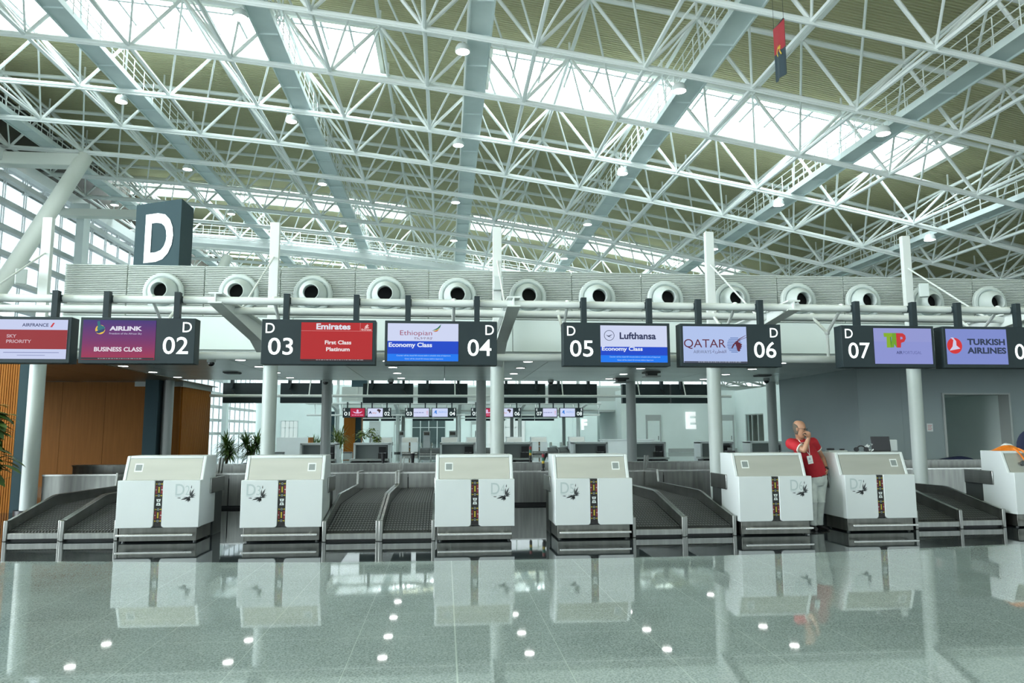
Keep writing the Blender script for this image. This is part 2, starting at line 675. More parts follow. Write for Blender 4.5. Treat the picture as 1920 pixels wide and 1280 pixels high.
# far end wall with clerestory glass
wb = MB()
wb.box(-26, 48, 104.5, 104.9, 0, 7.7)
wb.box(-26, 48, 104.5, 104.8, 7.7, 8.1)
struct(wb.build('wall_back', WALLP))
cf = MB()
x = -26
while x < 48:
    cf.box(x - 0.06, x + 0.06, 104.5, 104.8, 8.1, zdeck(x))
    x += 3.0
for z in (10.2, 12.4, 14.6):
    cf.box(-26, 48, 104.5, 104.8, z - 0.06, z + 0.06)
cw = struct(cf.build('window_22', STEELW))
cg = MB()
cg.add([(-26, 104.7, 8.1), (48, 104.7, 8.1), (48, 104.7, 11), (-26, 104.7, 22)], [(0, 1, 2, 3)])
struct(cg.build('pane', FRONTG, cw, recalc=False))
wr = MB()
wr.box(48, 48.3, -11, 105, 0, 13)
struct(wr.build('wall_right', WALLP))

# ------------------------------------------------------------------ roof trusses
frame = thing('roof_space_frame', 'white tubular steel space frame of trusses carrying the whole hall roof', 'roof frame', (0, 16.6, 0))


def LN(j, y):
    return (XN[j], y - 16.6, zlow(XN[j]))


def UN(j, y):
    x_ = XN[j] + 2.05
    return (x_, y - 16.6, zlow(x_) + 2.4)


nn = len(XN)
for k, Y in enumerate(ROWS):
    nxt = ROWS[k + 1] if k + 1 < len(ROWS) else None
    lo, up, wbm, br, pi = MB(), MB(), MB(), MB(), MB()
    ns = 10 if Y < 45 else 6
    for j in range(nn - 1):
        lo.tube(LN(j, Y), LN(j + 1, Y), 0.115, 0, ns)
        if j < nn - 2:
            up.tube(UN(j, Y), UN(j + 1, Y), 0.105, 0, ns)
        wbm.tube(LN(j, Y), UN(j, Y), 0.075, 0, ns - 2)
        wbm.tube(UN(j, Y), LN(j + 1, Y), 0.075, 0, ns - 2)
        if nxt:
            br.tube(UN(j, Y), LN(j, nxt), 0.047, 0, 6)
            br.tube(UN(j, Y), LN(j + 1, nxt), 0.047, 0, 6)
        u = UN(j, Y)
        up.ball(u, 0.15, 0, 8, 4)
        up.tube(u, (u[0], u[1], u[2] + 0.7), 0.05, 0, 6)
        lo.ball(LN(j, Y), 0.16, 0, 8, 4)
        p, q = LN(j, Y), LN(j + 1, Y)
        pi.tube((p[0], p[1] - 0.2, p[2] - 0.2), (q[0], q[1] - 0.2, q[2] - 0.2), 0.04, 0, 6)
    lo.build('lower_chord', STEELW, frame)
    up.build('upper_chord', STEELW, frame)
    wbm.build('web_bracing', STEELW, frame)
    pi.build('conduit_pipe', STEELW, frame)
    if nxt:
        br.build('diagonal_brace', STEELW, frame)
for j in range(nn - 1):
    a_, b_ = MB(), MB()
    a_.path([LN(j, y) for y in ROWS], 0.085, 0, 6)
    b_.path([UN(j, y) for y in ROWS], 0.085, 0, 6)
    a_.build('lower_tie', STEELW, frame)
    b_.build('upper_tie', STEELW, frame)

# ------------------------------------------------------------------ catwalks
CX = [-23.4, -15.15, -7.05, 1.18, 9.55, 17.75, 25.9, 34.0]
for k, x in enumerate(CX):
    z = zlow(x) + 0.32
    t = thing('roof_catwalk', 'grey steel maintenance catwalk running away through the roof trusses, %s from the left' % ORD[k], 'catwalk', (x, 14, z), 'roof catwalks')
    d = MB()
    d.box(-0.42, 0.42, 0, 89, -0.05, 0.04)
    for s in (-1, 1):
        d.box(s * 0.42 - 0.03, s * 0.42 + 0.03, 0, 89, -0.12, 0.14)
    y = 0.6
    while y < 89:
        d.box(-0.42, 0.42, y - 0.03, y + 0.03, -0.11, -0.05)
        y += 2.3
    d.build('deck', GALV, t)
    for s in (-1, 1):
        r = MB()
        for h in (0.4, 0.75, 1.1):
            r.tube((s * 0.44, 0, h), (s * 0.44, 89, h), 0.022, 0, 6)
        y = 0.0
        while y <= 89:
            r.tube((s * 0.44, y, 0), (s * 0.44, y, 1.1), 0.022, 0, 6)
            y += 1.15
        r.build('railing', STEELW, t)
# transverse catwalk behind the D sign
t = thing('roof_catwalk', 'white transverse catwalk with railings crossing the far roof left to right', 'catwalk', (-27, 63.6, zlow(-27) - 0.15), 'roof catwalks')
d, r1, r2 = MB(), MB(), MB()
xs = [-27 + 4.0 * i for i in range(0, 19)]
for a, b in zip(xs[:-1], xs[1:]):
    za, zb = zlow(a) - zlow(-27), zlow(b) - zlow(-27)
    for (yy0, yy1, h0, h1) in ((-0.7, 0.7, -0.45, 0.0),):
        d.add([(a + 27, yy0, za + h0), (a + 27, yy1, za + h0), (a + 27, yy0, za + h1), (a + 27, yy1, za + h1),
               (b + 27, yy0, zb + h0), (b + 27, yy1, zb + h0), (b + 27, yy0, zb + h1), (b + 27, yy1, zb + h1)],
              [(0, 1, 3, 2), (4, 6, 7, 5), (0, 4, 5, 1), (2, 3, 7, 6), (0, 2, 6, 4), (1, 5, 7, 3)])
    for rr, yy in ((r1, -0.7), (r2, 0.7)):
        for h in (0.55, 1.1):
            rr.tube((a + 27, yy, za + h), (b + 27, yy, zb + h), 0.03, 0, 6)
        for q in range(3):
            xx = a + 27 + q * 4 / 3
            zz_ = za + (zb - za) * q / 3
            rr.tube((xx, yy, zz_), (xx, yy, zz_ + 1.1), 0.03, 0, 6)
d.build('deck', STEELW, t)
r1.build('railing', STEELW, t)
r2.build('railing', STEELW, t)

# round downlights hung beside the catwalks
lamp = thing('roof_downlight', 'x', 'ceiling light', (0, 0, 0))
hb = MB()
hb.lathe([(0.0, 0.30), (0.20, 0.28), (0.27, 0.16), (0.29, 0.0), (0.26, 0.0)], (0, 0, 0), n=18)
hb.tube((0, 0, 0.28), (0, 0, 0.42), 0.03)
hb.build('lamp_housing', STEELW, lamp)
lb = MB()
lb.lathe([(0.0, -0.01), (0.26, 0.0), (0.26, 0.03)], (0, 0, 0), n=18)
lb.build('lamp_lens', LAMP, lamp)
first = True
for k, x in enumerate(CX[:7]):
    for q, y in enumerate((26.7, 36.0, 45.4, 54.8, 64.2)):
        if (k, q) in ((1, 0), (6, 2), (6, 3), (6, 4), (5, 4)):
            continue
        loc = (x - 0.62, y, zlow(x) - 0.1)
        lab = 'round white downlight under the %s roof catwalk from the left, %s along it' % (ORD[k], ORD[q])
        if first:
            lamp.location = loc; lamp['label'] = lab; lamp['group'] = 'roof downlights'; first = False
        else:
            dup(lamp, loc, lab, 'roof downlights')

# inclined tube column and its cross beams on the left
t = thing('raking_column', 'thick cream tube column leaning up to the roof truss on the left', 'column', (-25, 36, 0))
m = MB()
m.tube((0, 0, 0), (3.8, 8.2, 17.7), 0.43, 0, 20)
m.build('tube_shaft', CREAM, t)
m = MB()
m.box(-6.0, 3.7, 7.7, 8.5, 17.0, 17.75)
m.build('cross_beam', CREAM, t, bevel=0.05)
t = thing('raking_column', 'cream tube column with box beam farther back beside the D cube', 'column', (-24.2, 60, 0))
m = MB()
m.tube((0, 0, 0), (4.5, 8.0, 17.4), 0.43, 0, 16)
m.build('tube_shaft', CREAM, t)
m = MB()
m.box(-1.5, 3.6, -9.3, -8.6, 16.0, 16.5)
m.build('cross_beam', CREAM, t)

# flag hanging from the roof
t = thing('hanging_flag', 'red and black flag with yellow emblem hanging under the roof on the right', 'flag', (9.14, 18.7, 11.23))
nu, nv = 10, 12
for nm, v0, v1, mm in (('red_half', 0.5, 1.0, mat('flag_red', (0.34, 0.03, 0.04), 0.7)), ('black_half', 0.0, 0.5, mat('flag_black', (0.025, 0.045, 0.06), 0.6))):
    m = MB()
    for side in (0, 1):
        vs, fs = [], []
        for j in range(nv + 1):
            v = v0 + (v1 - v0) * j / nv
            for i in range(nu + 1):
                u = i / nu
                xx = 0.02 * (1 - 2 * u) + 0.035 * math.sin(u * 9) * (1 - v) + side * 0.008
                vs.append((xx, (u - 0.5) * 0.6, v * 1.57))
        for j in range(nv):
            for i in range(nu):
                a = j * (nu + 1) + i
                fs.append((a, a + 1, a + nu + 2, a + nu + 1))
        m.add(vs, fs)
    m.build(nm, mm, t, recalc=False)
m = MB()
FY = mat('flag_yellow', (0.65, 0.45, 0.04), 0.6)
for sx in (-0.016, 0.03):
    pts = []
    for i in range(11):
        a = -PI * 0.55 + i * PI / 10
        pts.append((math.cos(a) * 0.15, math.sin(a) * 0.17))
    for i in range(10, -1, -1):
        a = -PI * 0.55 + i * PI / 10
        pts.append((math.cos(a) * 0.11, math.sin(a) * 0.13))
    m.add([(sx, p[0], 0.785 + p[1]) for p in pts], [(i, i + 1, 20 - i, 21 - i) for i in range(10)])
    m.add([(sx, -0.14, 0.64), (sx, -0.10, 0.62), (sx, 0.10, 0.90), (sx, 0.05, 0.92)], [(0, 1, 2, 3)])
    st = [(0.09 * (1 if i % 2 == 0 else 0.4) * math.sin(i * PI / 5), 0.09 * (1 if i % 2 == 0 else 0.4) * math.cos(i * PI / 5)) for i in range(10)]
    m.add([(sx, p[0] - 0.03, 0.87 + p[1]) for p in st], [tuple(range(10))])
m.build('yellow_emblem', FY, t, recalc=False)
m = MB()
m.tube((0, -0.3, 1.57), (0, 0.3, 1.57), 0.015)
m.tube((0, -0.3, 1.57), (0, -0.3, 4.0), 0.006)
m.tube((0, 0.3, 1.57), (0, 0.3, 4.0), 0.006)
m.build('hanging_rod', DARKG, t)
# ------------------------------------------------------------------ check-in island shell
COLX = [-8.1, -3.57, 1.09, 5.78, 10.35]


def island(y0, letter, x_end):
    """louvred box, fascia and soffit, front at depth y0"""
    D = letter == 'D'
    sh = MB()
    sh.box(-7.87, x_end, y0 + 0.06, y0 + 7.0, 3.22, 5.0)
    wall = struct(sh.build('wall_front' if D else 'wall_middle', LOUV))
    wall['label'] = 'grey louvred box over check-in row %s' % letter
    xs = [-7.87, -6.62] + [-6.62 + 1.562 * i for i in range(1, 40) if -6.62 + 1.562 * i < x_end]
    for a, b in zip(xs[:-1], xs[1:]):
        m = MB()
        if D:
            z = 4.0
            while z < 5.04:
                m.prism([(y0 + 0.055, z), (y0 - 0.002, z + 0.003), (y0 - 0.004, z + 0.026), (y0 + 0.03, z + 0.031), (y0 + 0.055, z + 0.036)], a + 0.012, b - 0.012, 'x')
                z += 0.0385
        else:
            m.box(a + 0.012, b - 0.012, y0, y0 + 0.055, 4.0, 5.05)
        struct(m.build('louvre_panel', LOUV, wall))
    fa = MB()
    xx = -7.87
    while xx < x_end:
        fa.box(xx + 0.008, min(xx + 4.66, x_end) - 0.008, y0 + 0.0, y0 + 0.05, 3.3, 3.985)
        xx += 4.66
    struct(fa.build('fascia_panel', WALLP, wall))
    sf = MB()
    xx = -14 if D else -7.8
    while xx < x_end:
        sf.box(xx + 0.008, min(xx + 2.33, x_end) - 0.008, y0 + 0.12, y0 + 3.5, 3.15, 3.2)
        sf.box(xx + 0.008, min(xx + 2.33, x_end) - 0.008, y0 + 3.512, y0 + 7.05, 3.15, 3.2)
        xx += 2.33
    struct(sf.build('soffit_panel', SOFF, wall))
    return wall


isl = island(15.9, 'D', 15.5)
isl2 = island(57.9, 'E', 15.0)


def column_proto(label, y0, x, group):
    t = thing('support_column', label, 'column', (x, y0, 0), group)
    m = MB()
    m.tube((0, 0, 0), (0, 0, 3.35), 0.145, 0, 28)
    m.build('shaft', GREYW, t)
    m = MB()
    m.tube((0, 0, 0), (0, 0, 0.09), 0.24, 0, 28)
    m.build('base_collar', BLACK, t)
    m = MB()
    m.box(-0.095, 0.095, -0.06, 0.06, 3.2, 5.95)
    m.build('mast', STEELW, t, bevel=0.008)
    # cantilever arm: web, flanges
    m = MB()
    bot = [(-0.1, 2.95), (-1.3, 3.33), (-3.85, 3.60)]
    top = [(-0.1, 3.62), (-3.85, 3.72)]
    m.prism([bot[0], bot[1], bot[2], top[1], top[0]], -0.012, 0.012, 'x')
    for a, b in zip(bot[:-1], bot[1:]):
        m.prism([a, b, (b[0], b[1] - 0.025), (a[0], a[1] - 0.025)], -0.105, 0.105, 'x')
    m.prism([top[0], top[1], (top[1][0], top[1][1] + 0.025), (top[0][0], top[0][1] + 0.025)], -0.105, 0.105, 'x')
    m.build('cantilever_arm', STEELW, t)
    m = MB()
    m.tube((0, -0.06, 5.2), (0, -2.35, 3.72), 0.018)
    m.ball((0, -2.35, 3.74), 0.04)
    m.build('stay_cable', STEELW, t)
    return t


c0 = None
for k, x in enumerate(COLX):
    lab = 'pale round column with mast and cantilever arm of row D, %s from the left' % ORD[k]
    if c0 is None:
        c0 = column_proto(lab, 15.6, x, 'row D columns')
    else:
        dup(c0, (x, 15.6, 0), lab)
for k, x in enumerate(COLX):
    dup(c0, (x, 57.6, 0), 'distant pale column with mast of row E, %s from the left' % ORD[k], 'row E columns')
r0 = None
for yy, nm in ((23.0, 'D'), (65.0, 'E')):
    for k, x in enumerate((-8.2, -3.57, 1.11, 5.82, 10.4)):
        lab = 'grey round column at the back edge of the soffit over row %s, %s from the left' % (nm, ORD[k])
        if r0 is None:
            r0 = thing('soffit_column', lab, 'column', (x, yy, 0), 'rear soffit columns')
            m = MB()
            m.tube((0, 0, 0), (0, 0, 3.2), 0.15, 0, 24)
            m.build('shaft', GREYC, r0)
            m = MB()
            m.tube((0, 0, 0), (0, 0, 0.08), 0.21, 0, 24)
            m.build('base_collar', BLACK, r0)
        else:
            dup(r0, (x, yy, 0), lab)

# speakers on the masts
for k, (x, y, z, rz, w) in enumerate(((-8.42, 15.35, 4.66, 0.5, 'left'), (1.1, 15.40, 4.68, 0.0, 'middle'), (10.55, 15.35, 4.66, -0.45, 'right'))):
    t = thing('box_speaker', 'small pale box loudspeaker clamped to the %s column mast of row D' % ('first' if k == 0 else 'third' if k == 1 else 'fifth'), 'speaker', (x, y, z), 'mast loudspeakers', rz)
    m = MB()
    m.box(-0.1, 0.1, -0.1, 0.06, -0.15, 0.15)
    m.build('speaker_box', GREYW, t, bevel=0.015)
    m = MB()
    m.box(-0.02, 0.02, 0.06, 0.12, -0.04, 0.04)
    m.build('bracket', DARKG, t)

# air nozzles
nz = None
for k in range(13):
    x = -5.86 + 1.5275 * k
    lab = 'round white jet air nozzle on the louvre wall, %s from the left' % ORD[k]
    if nz is None:
        nz = thing('air_nozzle', lab, 'air vent', (x, 15.85, 4.49), 'row of jet air nozzles')
        m = MB()
        m.lathe([(0.30, -0.02), (0.31, -0.045), (0.335, -0.065), (0.38, -0.06), (0.405, -0.035), (0.41, 0.02)], (0, 0, 0), 'y', 0, 48)
        m.build('flange_ring', GREYW, nz)
        m = MB()
        m.lathe([(0.30, 0.0), (0.295, -0.05), (0.285, -0.10), (0.262, -0.16), (0.225, -0.22), (0.185, -0.265), (0.168, -0.28), (0.155, -0.28), (0.152, -0.26), (0.16, -0.1), (0.20, 0.02)], (0, 0, 0), 'y', 0, 48)
        m.build('nozzle_cone', GREYW, nz)
        m = MB()
        m.lathe([(0.0, -0.02), (0.19, -0.02)], (0, 0, 0), 'y', 0, 32)
        m.build('duct_opening', HOLE, nz, recalc=False)  # flat black disc painted in for the darkness inside the nozzle
    else:
        dup(nz, (x, 15.85, 4.49 - 0.0012 * k), lab)

# big D cube sign on top of the island
t = thing('letter_cube_sign', 'tall blue-grey box sign with large white letter D on the louvred roof', 'sign', (-6.15, 17.45, 5.0))
m = MB()
m.prism([(-1.25, 0.6), (0, 0), (0.01, 0.8), (-0.75, 1.05)], 0.0, 2.0, 'z')
m.build('sign_box', SLATEB, t)
m = MB()
m.text('D', -0.62, 0.55, 1.17, 0, 0, 0.86, 'c', 0.028)
lt = m.build('letter', LETTER, t)
ang = math.atan2(-0.6, 1.25)
lt.rotation_euler = (0, 0, ang)
lt.location = (-0.012, -0.015, 0)
t = thing('letter_cube_sign', 'distant blue-grey box sign standing on the roof of row E', 'sign', (-6.15, 59.45, 5.0))
m = MB()
m.prism([(-1.25, 0.6), (0, 0), (0.01, 0.8), (-0.75, 1.05)], 0.0, 2.0, 'z')
m.build('sign_box', SLATEB, t)

# soffit downlights, vents, dome cameras
sl = None
for r, y in enumerate((16.55, 18.2, 20.0, 21.8)):
    for k, x in enumerate((-7.55, -4.43, -1.27, 1.85, 4.87, 7.76, 10.58)):
        if x > 9.9 and y < 19:
            continue
        lab = 'round recessed soffit downlight, row %d from the front, %s from the left' % (r + 1, ORD[k])
        if sl is None:
            sl = thing('soffit_downlight', lab, 'ceiling light', (x, y, 3.15), 'soffit downlights')
            m = MB()
            m.lathe([(0.105, -0.012), (0.125, -0.014), (0.14, 0.0)], (0, 0, 0), n=20)
            m.build('trim_ring', STEELW, sl)
            m = MB()
            m.lathe([(0.0, -0.01), (0.108, -0.01)], (0, 0, 0), n=20)
            m.build('lamp_lens', LAMP, sl, recalc=False)
        else:
            dup(sl, (x, y, 3.15), lab)
dm = None
for k, (x, y) in enumerate(((-3.55, 22.6), (-1.62, 22.5), (3.2, 22.4), (6.95, 18.6), (9.55, 21.4), (-5.0, 16.4))):
    lab = 'small dark dome camera under the soffit, %s from the left' % ORD[[1, 2, 3, 4, 5, 0][k]]
    if dm is None:
        dm = thing('dome_camera', lab, 'camera', (x, y, 3.15), 'soffit dome cameras')
        m = MB()
        m.lathe([(0.09, 0.0), (0.09, -0.07), (0.07, -0.08)], (0, 0, 0), n=18)
        m.build('camera_housing', GREYC, dm)
        m = MB()
        m.lathe([(0.075, -0.075), (0.068, -0.12), (0.04, -0.15), (0.0, -0.16)], (0, 0, 0), n=18)
        m.build('dome', BLACKG, dm)
    else:
        dup(dm, (x, y, 3.15), lab)
for k, (x, y) in enumerate(((-5.55, 20.0), (8.9, 20.2))):
    t = thing('soffit_vent', 'flat dark grille vent in the soffit, the %s one' % ('left' if k == 0 else 'right'), 'vent', (x, y, 3.15), 'soffit vents')
    m = MB()
    m.box(-0.19, 0.19, -0.19, 0.19, -0.03, 0.0)
    m.build('vent_frame', DARKG, t)
    m = MB()
    for q in range(6):
        m.box(-0.17, 0.17, -0.15 + q * 0.06, -0.12 + q * 0.06, -0.045, -0.03)
    m.build('grille', BLACK, t)
for k, (x, y) in enumerate(((5.45, 19.3), (5.2, 21.7))):
    t = thing('air_diffuser', 'square stepped dark air diffuser under the soffit, the %s one' % ('nearer' if k == 0 else 'farther'), 'vent', (x, y, 3.15), 'soffit diffusers')
    m = MB()
    m.box(-0.2, 0.2, -0.2, 0.2, -0.04, 0)
    m.box(-0.13, 0.13, -0.13, 0.13, -0.10, -0.04)
    m.build('diffuser_body', DARKG, t)
    m = MB()
    m.box(-0.2, 0.2, -0.2, 0.2, -0.14, -0.11)
    m.build('diffuser_plate', GREYC, t)

# ------------------------------------------------------------------ sign truss pipes


def truss(y0, label, x0, x1, simple=False):
    t = thing('sign_truss', label, 'truss', (0, y0, 0))
    for nm, yy, z, r in (('upper_pipe', 0.0, 3.63, 0.062), ('upper_pipe', 1.0, 3.63, 0.062), ('lower_pipe', 0.5, 2.81, 0.062)):
        m = MB()
        m.tube((x0, yy, z), (x1, yy, z), r, 0, 14)
        m.build(nm, STEELW, t)
    for p in range(-2, 3):
        for o in (-0.17, 1.68):
            x = 0.3 + 4.67 * p + o
            if x0 < x < x1:
                m = MB()
                m.tube((x, 0, 3.63), (x, 0.5, 3.28), 0.026)
                m.tube((x, 1.0, 3.63), (x, 0.5, 3.28), 0.026)
                m.tube((x, 0.5, 3.30), (x, 0.5, 2.81), 0.026)
                m.ball((x, 0, 3.66), 0.055)
                m.ball((x, 1.0, 3.66), 0.055)
                m.ball((x, 0.5, 3.28), 0.045)
                m.build('hanger_rod', STEELW, t)
    return t


truss(11.85, 'pale three-pipe truss carrying the row D signs', -9.8, 12.6)
truss(53.85, 'distant pale three-pipe truss carrying the row E signs', -9.8, 11.4)

# ------------------------------------------------------------------ overhead counter signs
SCRDARK = mat('screen_bezel_black', (0.01, 0.011, 0.013), 0.2)


class Scr:
    """collects flat screen graphics; u,v in 0..1 of the screen"""

    def __init__(self, x0, x1, z0, z1, y):
        self.x0, self.w, self.z0, self.h, self.y = x0, x1 - x0, z0, z1 - z0, y
        self.mb, self.mats, self.layer = MB(), [], 0

    def mi(self, rgb, s=1.0):
        m = emis('screen_%d_%d_%d_%d' % (*rgb, int(s * 100)), rgb, s)
        if m not in self.mats:
            self.mats.append(m)
        return self.mats.index(m)

    def up(self):
        self.layer += 1
        return self.y - 0.0012 * self.layer

    def rect(self, u0, u1, v0, v1, rgb):
        self.mb.rect(self.x0 + u0 * self.w, self.x0 + u1 * self.w, self.z0 + v0 * self.h, self.z0 + v1 * self.h, self.up(), self.mi(rgb))

    def poly(self, pts, rgb):
        self.mb.flat([(self.x0 + u * self.w, self.z0 + v * self.h) for u, v in pts], self.up(), self.mi(rgb))

    def text(self, s, u, v, h, rgb, w=None, align='l', bold=0.0, shear=0.0):
        self.mb.text(s, self.x0 + u * self.w, self.z0 + v * self.h, h * self.h, self.up(), self.mi(rgb), None if w is None else w * self.w, align, bold, shear)

    def disc(self, u, v, r, rgb, n=28):
        self.mb.disc(self.x0 + u * self.w, self.z0 + v * self.h, r * self.h, self.up(), self.mi(rgb), n)

    def ring(self, u, v, r0, r1, rgb, sz=1.0):
        self.mb.ring(self.x0 + u * self.w, self.z0 + v * self.h, r0 * self.h, r1 * self.h, self.up(), self.mi(rgb), 28, sz)


PALE = (198, 206, 238)


def ticker(s, u0, u1, v0, v1):
    # the cut-off ticker line along the bottom of a screen: too small to read, only dashes
    random.seed(7)
    u = u0
    while u < u1:
        w = random.uniform(0.012, 0.05)
        s.rect(u, min(u + w, u1), v0, v1, (150, 156, 162))
        u += w + 0.012



def scr_france(s):
    s.rect(0, 1, 0, 1, PALE)
    s.rect(0, 1, 0.25, 0.74, (150, 38, 46))
    s.text('AIRFRANCE', 0.34, 0.82, 0.085, (60, 66, 110), 0.38, 'l', 0.02)
    s.poly([(0.745, 0.81), (0.775, 0.81), (0.81, 0.92), (0.785, 0.92)], (200, 40, 50))
    s.text('SKY', 0.13, 0.535, 0.085, (205, 175, 185), 0.14, 'l', 0.02)
    s.text('PRIORITY', 0.13, 0.40, 0.085, (205, 175, 185), 0.36, 'l', 0.02)
    s.rect(0.1, 0.9, 0.155, 0.17, (120, 128, 175))
    s.rect(0.3, 0.7, 0.085, 0.10, (140, 148, 190))


GRAD = bpy.data.materials.new('screen_purple_red')
GRAD.use_nodes = True
_n, _l, _b = nodes_of(GRAD)
_tc = _n.new('ShaderNodeTexCoord')
_sx = _n.new('ShaderNodeSeparateXYZ')
_l.new(_tc.outputs['Generated'], _sx.inputs[0])
_cr = _n.new('ShaderNodeValToRGB')
_e = _cr.color_ramp.elements
_e[0].position = 0.0; _e[0].color = (*lin((158, 38, 72)), 1)
_e[1].position = 1.0; _e[1].color = (*lin((62, 38, 118)), 1)
_q = _e.new(0.45); _q.color = (*lin((118, 34, 100)), 1)
_l.new(_sx.outputs['Z'], _cr.inputs[0])
_l.new(_cr.outputs[0], _b.inputs['Emission Color'])
_b.inputs['Emission Strength'].default_value = 0.84
_b.inputs['Specular IOR Level'].default_value = 0.12
_b.inputs['Base Color'].default_value = (0.02, 0.02, 0.02, 1)
_b.inputs['Roughness'].default_value = 0.25


def scr_airlink(s):
    s.disc(0.235, 0.76, 0.12, (232, 190, 70))
    s.disc(0.235, 0.79, 0.075, (48, 92, 128))
    s.poly([(0.19, 0.97), (0.225, 0.98), (0.235, 0.88), (0.30, 0.83), (0.28, 0.70), (0.21, 0.70), (0.20, 0.82)], (40, 110, 120))
    s.poly([(0.16, 0.70), (0.31, 0.80), (0.29, 0.72), (0.22, 0.66)], (40, 60, 110))
    s.text('AIRLINK', 0.365, 0.735, 0.115, (225, 222, 238), 0.45, 'l', 0.045)
    s.text('Freedom of the African Sky', 0.365, 0.625, 0.06, (190, 185, 212), 0.45, 'l', 0.01)
    s.text('BUSINESS CLASS', 0.17, 0.20, 0.115, (228, 220, 230), 0.66, 'l', 0.03)
    s.rect(0, 1, 0, 0.045, (38, 44, 50))
    ticker(s, 0.23, 0.85, 0.012, 0.03)


def scr_emirates(s):
    s.rect(0, 1, 0, 1, (178, 30, 36))
    s.rect(0, 1, 0.775, 0.782, (222, 150, 150))
    s.rect(0.825, 0.829, 0.78, 1, (222, 150, 150))
    s.text('Emirates', 0.21, 0.815, 0.16, (222, 226, 238), 0.48, 'l', 0.035)
    for pts in ([(0.89, 0.90), (0.93, 0.97), (0.935, 0.93), (0.95, 0.95), (0.925, 0.87), (0.90, 0.87)], [(0.88, 0.865), (0.95, 0.88), (0.95, 0.86), (0.89, 0.845)]):
        s.poly(pts, (232, 190, 190))
    s.text('Emirates', 0.845, 0.795, 0.05, (238, 205, 205), 0.14, 'l', 0.02)
    s.text('First Class', 0.335, 0.425, 0.105, (235, 228, 230), 0.37, 'l', 0.03)
    s.text('Platinum', 0.355, 0.245, 0.105, (235, 228, 230), 0.33, 'l', 0.03)
    s.rect(0, 1, 0, 0.035, (36, 42, 48))
    ticker(s, 0.22, 0.88, 0.008, 0.026)


def econ(s, split, tail):
    s.rect(0, 1, 0, 1, (206, 214, 242))
    s.rect(0, 1, 0.19, split, (10, 66, 200))
    s.rect(0, 1, 0, 0.19, (8, 118, 240))
    s.text('Economy Class', 0.018, 0.335 if split > 0.5 else 0.28, 0.155 if split > 0.5 else 0.14, (228, 236, 250), 0.61, 'l', 0.03)
    s.text('Counter will be closed 60 minutes before schedule time of departure', 0.13, 0.12, 0.045, (190, 220, 250), 0.76)
    s.text('Gates will be closed 20 minutes before departure', 0.245, 0.035, 0.045, (190, 220, 250), 0.54)


def scr_ethiopian(s):
    econ(s, 0.53, True)
    s.text('Ethiopian', 0.175, 0.645, 0.165, (150, 40, 76), 0.45, 'l', -0.004)
    s.text('\u12e8\u12a2\u1275\u12ee\u1335\u12eb', 0.375, 0.565, 0.075, (120, 90, 110), 0.255)
    s.poly([(0.62, 0.80), (0.70, 0.88), (0.755, 0.985), (0.74, 0.90), (0.70, 0.84)], (30, 110, 80))
    s.poly([(0.635, 0.795), (0.70, 0.835), (0.735, 0.885), (0.72, 0.83), (0.69, 0.80)], (214, 186, 60))
    s.poly([(0.64, 0.785), (0.68, 0.80), (0.715, 0.825), (0.70, 0.79), (0.67, 0.778)], (190, 50, 50))


def scr_lufthansa(s):
    econ(s, 0.42, True)
    s.ring(0.13, 0.725, 0.128, 0.142, (40, 52, 84), 1.0)
    s.poly([(0.075, 0.745), (0.12, 0.715), (0.145, 0.735), (0.185, 0.76), (0.15, 0.715), (0.13, 0.695), (0.175, 0.66), (0.115, 0.69)], (40, 52, 84))
    s.text('Lufthansa', 0.285, 0.625, 0.19, (36, 42, 84), 0.545, 'l', 0.03)


def scr_qatar(s):
    s.rect(0, 1, 0, 1, (170, 188, 232))
    s.rect(0, 1, 0.5, 1, (176, 194, 236))
    mar = (92, 22, 48)
    s.text('QATAR', 0.01, 0.375, 0.27, mar, 0.655, 'l', 0.0)
    s.text('AIRWAYS', 0.155, 0.255, 0.088, (90, 96, 122), 0.28, 'l', -0.005)
    s.text('\ufe94\ufef3\ufeae\ufec4\ufed8\ufedf\ufe8d', 0.455, 0.245, 0.115, (80, 64, 96), 0.215)
    for i in range(10):
        v = 0.29 + i * 0.043
        hw = math.sqrt(max(0.0, 1 - ((v - 0.49) / 0.225) ** 2)) * 0.115
        s.rect(0.80 - hw, 0.80 + hw, v, v + 0.018, (78, 112, 176) if i < 10 else mar)
    s.poly([(0.745, 0.40), (0.775, 0.50), (0.82, 0.585), (0.86, 0.575), (0.90, 0.53), (0.925, 0.50), (0.90, 0.48), (0.92, 0.45), (0.89, 0.43), (0.91, 0.40), (0.88, 0.385), (0.89, 0.34), (0.865, 0.305), (0.84, 0.34), (0.83, 0.43), (0.815, 0.52), (0.79, 0.47), (0.77, 0.40)], mar)
    s.poly([(0.82, 0.575), (0.88, 0.67), (0.985, 0.765), (0.985, 0.755), (0.89, 0.655), (0.835, 0.57)], mar)
    s.poly([(0.83, 0.57), (0.89, 0.64), (0.995, 0.71), (0.995, 0.70), (0.89, 0.625), (0.845, 0.565)], mar)
    s.rect(0, 1, 0, 0.035, (46, 44, 52))
    ticker(s, 0.22, 0.88, 0.008, 0.026)


